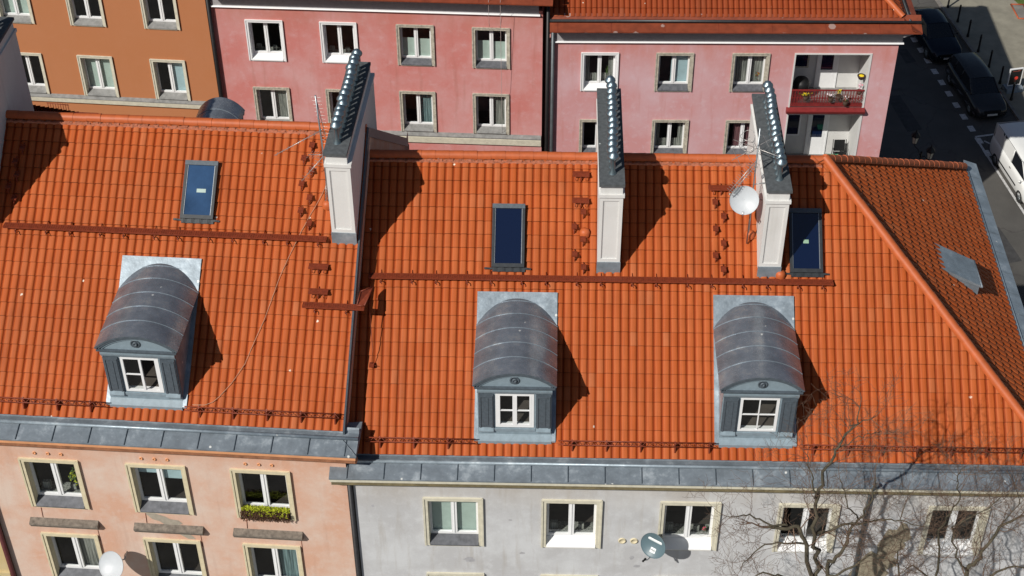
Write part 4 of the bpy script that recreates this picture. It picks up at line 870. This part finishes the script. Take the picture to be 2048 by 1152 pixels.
# plants and small things on sills and balconies
def hedge(m,x0,x1,y0,y1,z0,z1,n,mi,sz=(.015,.035)):
    for i in range(n):
        x,y,z=rnd.uniform(x0,x1),rnd.uniform(y0,y1),rnd.uniform(z0,z1); s_=rnd.uniform(*sz); a=Vector((rnd.uniform(-1,1),rnd.uniform(-1,1),rnd.uniform(-1,1))).normalized(); b=a.cross(Vector((0,.1,1))).normalized(); p=Vector((x,y,z)); m.add([p-a*s_,p+b*s_*.7,p+a*s_,p-b*s_*.7],[(0,1,2,3)],mi)
bx=empty('window_box',pw(LH,(-2.33,-.36,13.78)),R(-4.382),'window box of bright yellow-green hedge over dry red leaves, in the peach house','window box')
m=MB(); m.box(-.60,.60,-.06,.10,0,.14); m.build('trough',WOOD,bx)
m=MB(); hedge(m,-.64,.64,-.17,.04,.0,.25,1900,0); m.build('dry_foliage',[LEAFR],bx)
m=MB(); hedge(m,-.62,.64,-.03,.12,.20,.30,900,0); hedge(m,-.5,.6,-.16,-.05,.16,.26,90,0); m.build('fresh_foliage',[LEAFY],bx)
plant('houseplant',pw(LH,(-7.45,.05,14.15)),(.14,.1,.35),[LEAF,LEAFY],'leggy green plant behind the leftmost upper window of the peach house','plant',5,n=120)
plant('houseplant',pw(RH,(-.12,.10,13.15)),(.08,.06,.08),[PNK,LEAF],'pink flower behind the window next to the slate dish','plant',6,n=60)
plant('houseplant',pw(PH,(-5.3,.35,10.45)),(.12,.1,.22),[LEAF,TERRA,YEL],'plant with orange flowers in the window left of the upper loggia','plant',7,n=90)
plant('houseplant',pw(PH,(-11.25,.35,10.5)),(.06,.05,.3),[LEAF],'upright plant in the white-framed window of the pale pink house','plant',8,n=60)
m=MB(); m.lathe([(.09,0),(.12,.18),(.10,.18),(.001,.16)],(0,0,0),10)
def flowers(x,y,z,s,mats,lab,seed,n=70):
    o=plant('balcony_flowers',pw(PH,(x,y,z)),s,mats,lab,'flowers',seed,n=n); p=MB(); p.lathe([(.08,-.20),(.12,-.02),(.10,-.02),(.001,-.04)],(0,0,0),10); p.build('flower_pot',WOOD,o)
flowers(-3.35,-.12,9.98,(.26,.08,.07),[YEL,YEL,LEAF],'yellow flowers hanging on the left of the wine-red balcony railing',11)
flowers(-2.35,-.12,9.92,(.22,.08,.10),[WPT,WPT,LEAF],'white flowers in the middle of the wine-red balcony railing',12)
flowers(-2.05,-.12,10.02,(.10,.08,.16),[YEL,LEAF],'small yellow and green flowers right of the white ones on the balcony',13)
flowers(-1.75,-.12,9.75,(.12,.08,.12),[WPT,LEAF,TERRA],'pale dried flowers low on the balcony railing',14)
flowers(-1.22,.05,10.15,(.10,.08,.20),[WPT,PNK],'pale pink flowers at the right end of the balcony railing',15)
m=MB(); m.lathe([(.001,-.16),(.10,-.12),(.16,0),(.17,.03),(.001,.02)],(0,0,0),12,0); m.lathe([(.10,.03),(.001,.06)],(0,0,0),10,1); o=m.build('hanging_basket',[WOOD,YEL],None,pw(PH,(-1.22,.12,10.75))); tag(o,'round brown hanging basket at the right of the upper loggia','basket')
m=MB(); m.lathe([(.30,0),(.34,.05),(.34,.25),(.25,.42),(.001,.46)],(0,0,.5),16); m.tube([(-.2,0,.5),(-.25,0,0)],.02,5); m.tube([(.2,0,.5),(.25,0,0)],.02,5); m.tube([(0,.2,.5),(0,.25,0)],.02,5)
o=m.build('barbecue_grill',BLACK,None,pw(PH,(-3.45,.62,9.36))); tag(o,'dark round barbecue standing in the left corner of the upper loggia','barbecue')
# armchair and green table on the lower loggia
root=empty('balcony_chair',pw(PH,(-1.45,.75,6.05)),0,'black tubular armchair on the lower loggia','chair')
m=MB(); m.box(-.24,.24,-.24,.22,.42,.46); m.build('seat',BLACK,root); m=MB(); m.prism([(.20,.5),(.30,.98),(.33,.98),(.24,.5)],-.22,.22,'x'); m.build('backrest',BLACK,root)
for sx in (-1,1):
    m=MB(); m.tube([(sx*.27,-.24,0),(sx*.27,-.24,.66),(sx*.27,.22,.68),(sx*.27,.32,1.0)],.016,6); m.tube([(sx*.27,.22,.68),(sx*.27,.30,0)],.016,6); m.build('leg',BLACK,root)
root=empty('balcony_table',pw(PH,(-1.85,.35,6.05)),0,'small green-edged table on the lower loggia','table')
m=MB(); m.box(-.3,.3,-.2,.2,.60,.63); m.build('tabletop',plain('green_enamel',(.05,.28,.16),.4),root)
for sx in (-.25,.25):
    for sy in (-.16,.16): m=MB(); m.tube([(sx,sy,.6),(sx,sy,0)],.015,5); m.build('leg',BLACK,root)

# ================================================================== ground, street
ASPH,nt,bs,_=nodes('asphalt'); f=noise(nt,.35,5); g=noise(nt,45,3); c=ramp(nt,f,[(.35,(.070,.067,.062)),(.65,(.105,.100,.092))]); c=mix(nt,1.0,c,ramp(nt,g,[(.3,.78),(.7,1.0)]),'MULTIPLY')
tc=N(nt,'ShaderNodeTexCoord'); v=N(nt,'ShaderNodeTexVoronoi',feature='DISTANCE_TO_EDGE'); v.inputs['Scale'].default_value=.28
wn=N(nt,'ShaderNodeTexNoise'); wn.inputs['Scale'].default_value=1.3; nt.links.new(tc.outputs['Object'],wn.inputs['Vector']); ad=N(nt,'ShaderNodeVectorMath',operation='MULTIPLY_ADD'); ad.inputs[1].default_value=(1.2,1.2,0)
nt.links.new(wn.outputs['Color'],ad.inputs[0]); nt.links.new(tc.outputs['Object'],ad.inputs[2]); nt.links.new(ad.outputs[0],v.inputs['Vector']); k=ramp(nt,v.outputs['Distance'],[(.0,1),(.012,0)]); c=mix(nt,k,c,(.055,.05,.048)); nt.links.new(c,bs.inputs['Base Color']); bs.inputs['Roughness'].default_value=.9; bump(nt,bs,g,.3,.01)
PAVE=plain('sand_paving',(.235,.22,.175),.95,var=.18,scale=1.2,bmp=.3); KERB=plain('kerb_stone',(.20,.185,.17),.9,var=.3,scale=5,bmp=.2); LINE=plain('worn_road_paint',(.50,.50,.50),.8,var=.35,scale=9)
GRASS=plain('grass_strip',(.07,.11,.02),.95,var=.4,scale=12,bmp=.5); EARTH=plain('yard_paving',(.17,.16,.145),.95,var=.25,scale=1.5)
m=MB(); m.add([(-300,-300,-.01),(300,-300,-.01),(300,300,-.01),(-300,300,-.01)],[(0,1,2,3)]); tag(m.build('ground',EARTH),None,None,None,'structure')
SA=R(8.3); sdir=Vector((-math.sin(SA),math.cos(SA),0)); sn=Vector((math.cos(SA),math.sin(SA),0)); S0=Vector((22.14,69.46,0))
def st(a,b,z=0): return S0+sn*a+sdir*b+Vector((0,0,z))
m=MB(); m.quad(st(-5.6,-90,0),st(2.55,-90,0),st(2.55,90,0),st(-5.6,90,0)); tag(m.build('road',ASPH),None,None,None,'structure')
m=MB()
for i in range(11):
    b=4.2-i*1.05; m.quad(st(-.13,b-.24,.004),st(.17,b-.24,.004),st(.17,b+.24,.004),st(-.13,b+.24,.004))
def ln(a0,b0,a1,b1,w=.06):
    p,q=st(a0,b0),st(a1,b1); d=(q-p).normalized(); s=Vector((-d.y,d.x,0))*w; m.quad(p-s+Vector((0,0,.0045)),q-s+Vector((0,0,.0045)),q+s+Vector((0,0,.0045)),p+s+Vector((0,0,.0045)))
ln(-.05,-4.9,2.4,-4.75); ln(-.05,-4.97,-.05,-20); ln(.25,-5.3,1.4,-6.9,.05); 
tag(m.build('road_marking',LINE),None,None,None,'structure')
m=MB(); a=[st(2.55,-90),st(2.70,-90),st(2.70,90),st(2.55,90)]; up=Vector((0,0,.13)); m.add([q for q in a]+[q+up for q in a],[(4,5,6,7),(0,4,7,3),(1,2,6,5)]); tag(m.build('kerb',KERB),None,None,None,'structure')
m=MB(); m.quad(st(2.70,-90,.125),st(40,-90,.125),st(40,90,.125),st(2.70,90,.125)); tag(m.build('pavement',PAVE),None,None,None,'structure')
m=MB(); m.quad(st(-7.4,-90,.06),st(-5.7,-90,.06),st(-5.7,90,.06),st(-7.4,90,.06)); m.quad(st(-5.7,-90,.06),st(-5.6,-90,.06),st(-5.6,-90,0),st(-5.7,-90,0)); tag(m.build('pavement',KERB),None,None,None,'structure')
m=MB(); m.add([(27.65,77.9,.13),(28.5,75.6,.13),(34,75.6,.13),(34,95,.13),(26.5,95,.13)],[(0,1,2,3,4)]); tag(m.build('grass',GRASS),None,None,None,'structure')
m=MB(); c=[(27.50,77.0),(28.2,76.95),(28.05,75.45),(27.55,75.50)]
m.add([(x,y,.14) for x,y in c],[(0,1,2,3)],1)
for i in range(4):
    p,q=Vector((*c[i],.13)),Vector((*c[(i+1)%4],.13)); m.tube([p+Vector((0,0,.03)),q+Vector((0,0,.03))],.05,4,0)
tag(m.build('tree_pit',[TERRA,EARTH]),'brick edged empty planting bed in the sunlit pavement at the top right','planting bed')
PATCH=plain('asphalt_patch',(.045,.045,.046),.95,var=.3,scale=3,bmp=.2)
m=MB()
for a_,b_,w_,h_ in ((-2.6,-14.5,1.1,2.6),(.8,-15.5,.9,1.6),(-3.2,-4.0,.8,3.2),(-1.2,2.0,.6,1.4)): m.quad(st(a_,b_,.003),st(a_+w_,b_+.1,.003),st(a_+w_-.1,b_+h_,.003),st(a_,b_+h_,.003))
tag(m.build('road',PATCH),None,None,None,'structure')
# bollards
words=['farthest black bollard, beside the rear of the dark saloon','second black bollard from the far end of the row','third black bollard from the far end of the row','fourth black bollard from the far end of the row','fifth black bollard from the far end, beside the estate car roof','black bollard just left of the poster board','nearest black bollard of the row, below the poster board']
bm_=MB(); bm_.lathe([(.075,0),(.075,.12),(.055,.16),(.05,.85),(.065,.87),(.065,.90),(.045,.93),(.055,1.0),(.03,1.05),(.001,1.06)],(0,0,0),10); b0=bm_.build('bollard',BLACK)
for i in range(7):
    o=b0 if i==0 else b0.copy()
    if i: COL.objects.link(o)
    o.location=(23.98+i*.2133,76.75-i*1.517,.125); tag(o,words[i],'bollard','bollards along the kerb')
# poster board
root=empty('poster_board',(25.55,68.6,.125),R(12),'upright black poster board with a red emblem on a low base','sign')
m=MB(); m.box(-.32,.32,-.03,.03,.32,1.22); B_=m.build('board',BLACK,root)
m=MB()
for a in ((-.36,-.32,.28,1.26),(.32,.36,.28,1.26),(-.32,.32,1.22,1.26),(-.32,.32,.28,.32)): m.box(a[0],a[1],-.045,.045,a[2],a[3])
m.build('frame',UPVC,root)
RED=plain('poster_red',(.75,.05,.03),.5,var=.1); m=MB(); Mr=Matrix.Rotation(R(90),4,'X')
m.lathe([(.10,.0),(.001,.004)],(.06,-.032,.70),14,0,Mr); m.lathe([(.03,.0),(.001,.003)],(.02,-.037,.66),8,1,Mr); m.build('poster_print',[RED],root); m=MB(); m.box(-.2,.2,-.034,-.031,1.10,1.13,2); m.box(.05,.24,-.034,-.031,1.15,1.17,2); m.box(-.04,.06,-.034,-.031,.50,.56,2)
m.build('poster_print',[RED,BLACK,plain('poster_dull_red',(.30,.07,.05),.6)],root)
m=MB(); m.prism([(-.32,0),(-.26,.22),(.26,.22),(.32,0)],-.45,.45,'x'); m.build('base',plain('grey_blue_base',(.20,.24,.28),.7),root)
# street lamp
root=empty('street_lamp',(18.15,57.75,0),R(20),'black cast iron street lamp with two lanterns behind the hipped roof','street lamp')
m=MB(); m.lathe([(.14,0),(.14,.4),(.08,.6),(.06,1.2),(.045,3.9),(.05,4.0)],(0,0,0),10); m.build('post',BLACK,root)
for sx in (-1,1):
    m=MB(); m.tube([(0,0,3.7),(0,sx*.25,3.95),(0,sx*.55,3.95),(0,sx*.62,4.05)],.022,6); m.lathe([(.05,0),(.11,.03),(.001,.03)],(0,sx*.62,4.05),8,0); 
    for k in range(6): t=k*math.pi/3; m.tube([(.11*math.cos(t),sx*.62+.11*math.sin(t),4.08),(.18*math.cos(t),sx*.62+.18*math.sin(t),4.48)],.010,4)
    m.lathe([(.22,4.46),(.20,4.50),(.12,4.62),(.04,4.68),(.03,4.76),(.001,4.82)],(0,sx*.62,0),6,0,None,False); a=m.build('lantern_bracket',BLACK,root)
    g=MB(); g.lathe([(.10,4.09),(.17,4.47)],(0,sx*.62,0),6,0,None,False); g.build('lantern',plain('frosted_lantern',(.55,.52,.42),.4),a)

# ------------------------------------------------------------------ vehicles
GLD=plain('car_glass',(.012,.014,.018),.06,var=.1); TYRE=plain('tyre_rubber',(.02,.02,.02),.9); LENS=plain('lamp_lens',(.45,.5,.55),.1,.3); PLATE=plain('number_plate',(.70,.70,.66),.5,var=.05)
def car(name,loc,rz,paint,sec,cab,wheels,label,cat,Wd,plate='W1 7482K',roofdz=0):
    """sec: stations (y,zlow,zbelt,halfwidth); cab: (y,zroof,halfwidth at roof) with glass sides"""
    root=empty(name,loc,rz,label,cat)
    m=MB(); ring=[]; vs=[]; K=10
    for y,zl,zb,hw in sec:
        P=[(hw*.90,zl),(hw*.98,zl+.10),(hw,zl+(zb-zl)*.45),(hw*.985,zl+(zb-zl)*.72),(hw*.94,zb-.045),(hw*.84,zb-.005),(hw*.5,zb+.012)]
        vs+= [(x,y,z) for x,z in P]+[(-x,y,z) for x,z in reversed(P)]
    K=14; fs=[]
    for i in range(len(sec)-1):
        for k in range(K): fs.append((i*K+k,i*K+(k+1)%K,(i+1)*K+(k+1)%K,(i+1)*K+k))
    fs.append(tuple(range(K))[::-1]); fs.append(tuple(range((len(sec)-1)*K,len(sec)*K)))
    m.add(vs,fs,0,True); B=m.build('body',paint,root)
    # cabin: glass shell, roof panel and pillars
    g=MB(); vs=[]; fs=[]
    n=len(cab)
    for y,zb,hb,zr,hr in cab: vs+=[(hb,y,zb),(hr,y,zr-.03),(hr*.86,y,zr),(-hr*.86,y,zr),(-hr,y,zr-.03),(-hb,y,zb)]
    for i in range(n-1):
        for k in range(5): fs.append((i*6+k,i*6+k+1,(i+1)*6+k+1,(i+1)*6+k))
    fs+= [tuple(range(6))[::-1],tuple(range((n-1)*6,n*6))]
    g.add(vs,fs,0,False); g.build('windows',GLD,root)
    rf_=MB(); i0=[i for i in range(n) if cab[i][3]>cab[1][3]-.02*1][0]; rr_=cab[1:-1]
    vs=[];fs=[]
    for y,zb,hb,zr,hr in rr_: vs+=[(hr+.006,y,zr-.04),(hr*.93,y,zr+.004),(hr*.5,y,zr+.028),(0,y,zr+.032),(-hr*.5,y,zr+.028),(-hr*.93,y,zr+.004),(-hr-.006,y,zr-.04)]
    for i in range(len(rr_)-1):
        for k in range(6): fs.append((i*7+k,i*7+k+1,(i+1)*7+k+1,(i+1)*7+k))
    rf_.add(vs,fs,0,True)
    for sx in (-1,1):
        for i in range(n-1):
            a,b=cab[i],cab[i+1]
            if i in (0,n-2): rf_.tube([(sx*(a[4] if a[3]>a[1]+.1 else a[2]),a[0],a[3]-.02 if a[3]>a[1]+.1 else a[1]),(sx*(b[4] if b[3]>b[1]+.1 else b[2]),b[0],b[3]-.02 if b[3]>b[1]+.1 else b[1])],.035,6)
        for i in range(2,n-1): a=cab[i]; rf_.tube([(sx*(a[4]+.003),a[0],a[3]-.03),(sx*(a[2]+.003),a[0],a[1])],.028,5)
    rf_.build('roof',paint,root)
    for sx in (-1,1):
        for y in wheels:
            w_=MB(); M=Matrix.Translation((sx*(Wd-.10),y,.31))@Matrix.Rotation(R(90),4,'Y'); w_.lathe([(.19,-.10),(.30,-.10),(.315,-.07),(.315,.07),(.30,.10),(.19,.10)],(0,0,0),20,0,M); wo=w_.build('wheel',TYRE,root)
            q=MB(); q.lathe([(.20,sx*.06),(.19,sx*.085),(.05,sx*.075),(.001,sx*.09)],(0,0,0),14,0,M)
            for k in range(5):
                t=k*2*math.pi/5; q.tube([M@Vector((0,0,sx*.09)),M@Vector((.18*math.cos(t),.18*math.sin(t),sx*.085))],.018,4)
            q.build('rim',STEEL,wo)
        y0=sec[0][0]; h=MB(); hz=sec[1][2]-.10; hx=sec[1][3]
        h.add([(sx*hx*.55,y0+.02,hz-.10),(sx*hx*.90,y0+.16,hz-.08),(sx*hx*.96,y0+.42,hz+.03),(sx*hx*.62,y0+.13,hz+.03)],[(0,1,2,3) if sx>0 else (3,2,1,0)]); h.build('headlight',LENS,root,(0,-.03,.01))
        mi=MB(); cy=cab[0][0]+.22; zz=cab[0][1]+.06; mi.lathe([(.001,-.06),(.05,-.05),(.065,0),(.05,.05),(.001,.06)],(sx*(Wd+.08),cy,zz),8); mi.tube([(sx*(Wd-.08),cy,zz-.04),(sx*(Wd+.05),cy,zz-.01)],.02,5); mi.build('wing_mirror',paint,root)
    f=sec[0][0]; m=MB(); m.box(-.42,.42,f-.015,f+.05,.50,.66); m.box(-.55,.55,f-.02,f+.05,.26,.36); m.build('grille',BLACK,root)
    m=MB(); m.box(-.26,.26,f-.035,f-.016,.38,.48); P_=m.build('number_plate',PLATE,root)
    return root
def st_loc(a,b): p=st(a,b); return (p.x,p.y,0)
DKC=plain('dark_blue_car_paint',(.012,.018,.030),.16,.5,var=.1,scale=2); GRC=plain('grey_brown_car_paint',(.055,.055,.058),.2,.6,var=.1,scale=2); WHC=plain('white_van_paint',(.74,.75,.74),.3,var=.02,scale=2); BLC=plain('steel_blue_car_paint',(.12,.20,.30),.2,.5,var=.1,scale=2)
sal=[(-2.28,.30,.55,.62),(-2.2,.22,.70,.78),(-1.9,.2,.80,.86),(-1.0,.2,.93,.89),(-.2,.2,.95,.90),(1.0,.2,.96,.90),(1.8,.2,.95,.87),(2.15,.22,.88,.80),(2.25,.32,.70,.68)]
cabs=[(-1.05,.92,.74,.94,.70),(-.35,.95,.76,1.38,.60),(.35,.95,.77,1.44,.61),(1.0,.95,.76,1.40,.60),(1.75,.95,.70,.97,.66)]
cabe=[(-1.10,.92,.74,.94,.70),(-.42,.95,.77,1.40,.61),(.35,.95,.78,1.47,.62),(1.25,.95,.77,1.45,.61),(1.95,.95,.72,1.36,.58),(2.18,.93,.70,.98,.66)]
p=st(1.15,-.85); car('parked_car',(23.52,68.15,0),SA,GRC,sal,cabe,(-1.45,1.35),'dark grey estate car with its bonnet towards the white van','car',.89)
car('parked_car',(22.40,73.35,0),SA+R(1),DKC,sal,cabs,(-1.45,1.35),'dark blue saloon at the top, half hidden by the red sheet roof edge','car',.89)
car('parked_car',(24.0,50.9,0),SA,BLC,sal,cabs,(-1.45,1.35),'blue car in shade at the right edge, mostly hidden by the roof gutter','car',.89)
vs_=[(-2.35,.30,.62,.70),(-2.27,.24,.82,.86),(-1.95,.22,.98,.92),(-1.5,.22,1.10,.94),(-.9,.22,1.22,.95),(1.0,.22,1.24,.95),(2.15,.24,1.24,.93),(2.32,.3,1.15,.88)]
cabv=[(-1.62,1.06,.80,1.10,.78),(-.85,1.2,.86,1.84,.78),(.0,1.2,.87,1.93,.80),(1.2,1.2,.87,1.94,.80),(2.1,1.2,.86,1.90,.78),(2.28,1.15,.82,1.30,.78)]
vn=car('delivery_van',(24.28,60.95,0),SA,WHC,vs_,cabv,(-1.5,1.45),'white delivery van, half in the shade, at the right edge','van',.94)
m=MB()
for sx in (-1,1):   # closed side panels of the load space and its rub strip
    m.add([(sx*.875,.0,1.19),(sx*.885,2.1,1.19),(sx*.79,2.1,1.88),(sx*.808,.0,1.905)],[(0,1,2,3) if sx>0 else (3,2,1,0)])
    m.box(min(sx*.945,sx*.965),max(sx*.945,sx*.965),-1.0,1.1,.55,.62,1); m.box(min(sx*.945,sx*.962),max(sx*.945,sx*.962),-.2,-.05,.98,1.01,1)
m.add([(-.86,2.27,.6),(.86,2.27,.6),(.80,2.30,1.86),(-.80,2.30,1.86)],[(0,1,2,3)]); m.build('side_panel',[WHC,BLACK],vn)

# ================================================================== bare trees in front of the grey house
BARK=plain('tree_bark',(.075,.062,.048),.95,var=.45,scale=10,bmp=.4); TWIG=plain('twig_bark',(.15,.095,.065),.95,var=.35,scale=8); MOSS=plain('mossy_bark',(.075,.064,.042),.95,var=.4,scale=8,bmp=.3)
def tree(label,F,trunk,limbs,seed,y_spread=1.0):
    rnd=random.Random(seed); root=empty('bare_tree',pw(F,(trunk[0][0],trunk[0][1],0)),F.rotation_euler.z,label,'tree')
    off=Vector((trunk[0][0],trunk[0][1],0))
    T=MB(); C=MB(); W=MB()
    T.tube([Vector(p)-off for p in trunk[0:]],[.24-.10*i/(len(trunk)-1) for i in range(len(trunk))],10)
    def sub(p,d,L,r,lev):
        n=5 if lev<3 else 4; pts=[p]; rr=[r]; q=p.copy(); dd=d.copy()
        for i in range(n):
            dd=(dd+Vector((rnd.gauss(0,.22),rnd.gauss(0,.20),rnd.gauss(.05,.20)))).normalized(); q=q+dd*(L/n); pts.append(q.copy()); rr.append(max(.0030,r*(1-(i+1)/n*.75)))
        (C if lev<2 else W).tube(pts,rr,5 if lev<2 else 3,cap=False)
        if lev>=4: return
        k={1:5,2:5,3:4}[lev]
        for j in range(k):
            t=rnd.uniform(.25,1.0); i=min(n-1,int(t*n)); pp=pts[i]+(pts[i+1]-pts[i])*(t*n-i)
            base=(pts[i+1]-pts[i]).normalized(); s=Vector((rnd.gauss(0,1),rnd.gauss(0,1),rnd.gauss(.1,1))); s=(s-base*s.dot(base)).normalized()
            nd=(base*.75+s*.85).normalized(); sub(pp,nd,L*rnd.uniform(.4,.68),rr[i]*.58,lev+1)
    for pts,r0,r1,dens in limbs:
        P=[]; k=len(pts)
        for i,q in enumerate(pts):
            P.append(Vector(q)-off+Vector((0,y_spread*.10*math.sin(i*1.3+len(P)+r0*90),0)))
        # jitter between the knots for crooked wood
        Q=[P[0]]
        for a,b in zip(P,P[1:]):
            L_=(b-a).length; J=lambda t:a+(b-a)*t+Vector([rnd.gauss(0,.045*L_) for _ in range(3)]); Q+=[J(.25),J(.5),J(.75),b]
        rr=[.82*(r0+(r1-r0)*i/(len(Q)-1)) for i in range(len(Q))]; C.tube(Q,rr,7)
        Ltot=sum((b-a).length for a,b in zip(Q,Q[1:])); cnt=int(Ltot*dens); 
        for j in range(cnt):
            t=rnd.uniform(.12,1)*(len(Q)-1); i=min(int(t),len(Q)-2); pp=Q[i]+(Q[i+1]-Q[i])*(t-i); base=(Q[i+1]-Q[i]).normalized()
            s=Vector((rnd.gauss(0,1),rnd.gauss(0,1)*y_spread,rnd.gauss(.2,.9))); s=(s-base*s.dot(base)).normalized(); nd=(base*.6+s*.9).normalized()
            sub(pp,nd,rnd.uniform(.55,1.25),max(.008,rr[i]*.36),2)
        sub(Q[-1],(Q[-1]-Q[-2]).normalized(),.8,r1*.8,2)
    T.build('trunk',BARK,root); C.build('limbs',MOSS,root); W.build('twigs',TWIG,root); return root
Y=-3.0
A=[(2.36,Y,14.23),(2.11,Y,15.13),(1.85,Y,16.35),(1.61,Y,16.82),(1.18,Y,16.86),(.88,Y,16.94)]
B=[(2.43,Y,14.24),(2.13,Y,15.72),(1.98,Y,16.79),(1.92,Y,17.66),(1.97,Y,18.50),(2.12,Y,19.40),(2.29,Y,19.80),(2.37,Y,20.15),(2.52,Y,20.36),(2.52,Y,20.82)]
C2=[(2.53,Y,14.24),(2.47,Y,15.37),(2.68,Y,16.10),(2.83,Y,16.73),(2.96,Y,17.14),(3.13,Y,17.86),(3.17,Y,18.53)]
Dl=[(1.98,Y,16.79),(2.25,Y,16.66),(2.68,Y,16.99),(3.0,Y,17.14),(3.47,Y,17.10),(3.91,Y,17.23),(4.46,Y,17.04)]
El=[(1.85,Y,16.35),(1.47,Y,16.39),(.91,Y,16.14),(.58,Y,15.86),(.39,Y,15.31)]
Fl=[(1.35,Y,16.95),(.93,Y,17.03),(.45,Y,17.19),(.10,Y,17.27),(-.13,Y,17.26)]
Gl=[(2.37,Y,20.15),(2.70,Y,20.51),(2.91,Y,20.63)]; Hl=[(2.12,Y,19.40),(2.42,Y,19.81),(2.72,Y,20.0),(3.05,Y,19.98)]; Il=[(1.88,Y,17.83),(1.73,Y,18.66),(1.48,Y,19.31)]; Jl=[(2.96,Y,17.14),(2.64,Y,17.68),(2.53,Y,18.10),(2.36,Y,18.51)]
Ml=[(2.0,Y,14.4),(1.5,Y,15.0),(.95,Y,15.2),(.5,Y,14.9)]; Nl=[(2.5,Y,15.2),(3.1,Y,15.6),(3.5,Y,15.9),(3.9,Y,15.8)]
tr=[(2.7,Y,0),(2.65,Y,5),(2.55,Y,10),(2.45,Y,14.3)]
tree('bare tree with mossy forked limbs reaching above the eaves, left of the grey downpipe',RH,tr,[(A,.075,.045,1.5),(B,.070,.012,2.8),(C2,.068,.016,3.2),(Dl,.05,.012,4.2),(El,.035,.01,4.5),(Fl,.035,.01,5),(Gl,.018,.008,3),(Hl,.018,.008,4),(Il,.03,.01,4),(Jl,.025,.01,4),(Ml,.05,.012,5),(Nl,.04,.012,4.5)],5)
Kl=[(5.87,Y,14.34),(5.78,Y,15.46),(5.98,Y,16.02),(6.27,Y,16.91),(6.72,Y,17.45),(7.2,Y,17.9)]; Ll=[(5.26,Y,14.32),(5.05,Y,15.63),(4.90,Y,16.70),(4.92,Y,17.40),(5.17,Y,17.92),(5.0,Y,18.58),(5.02,Y,19.07)]
M2=[(5.78,Y,15.46),(5.39,Y,16.0),(5.18,Y,16.88),(5.69,Y,17.59),(6.14,Y,18.19)]; N2=[(4.5,Y,13.6),(4.36,Y,14.29),(4.10,Y,15.60),(4.02,Y,16.50),(3.95,Y,17.71)]
O2=[(5.9,Y,14.6),(6.4,Y,15.2),(6.9,Y,15.6),(7.4,Y,15.7)]; P2=[(5.3,Y,14.6),(4.9,Y,15.2),(4.5,Y,15.5),(4.2,Y,15.4)]; Q2=[(6.27,Y,16.91),(6.5,Y,17.9),(6.3,Y,18.6)]
tr2=[(5.9,Y,0),(5.85,Y,5),(5.8,Y,10),(5.6,Y,13.6),(5.8,Y,14.4)]
tree('bare tree with thin twiggy branches at the right edge in front of the grey wall',RH,tr2,[(Kl,.075,.015,4),(Ll,.04,.01,4.5),(M2,.035,.01,5),(N2,.04,.01,4.5),(O2,.05,.012,5),(P2,.04,.01,5),(Q2,.02,.008,5)],9)
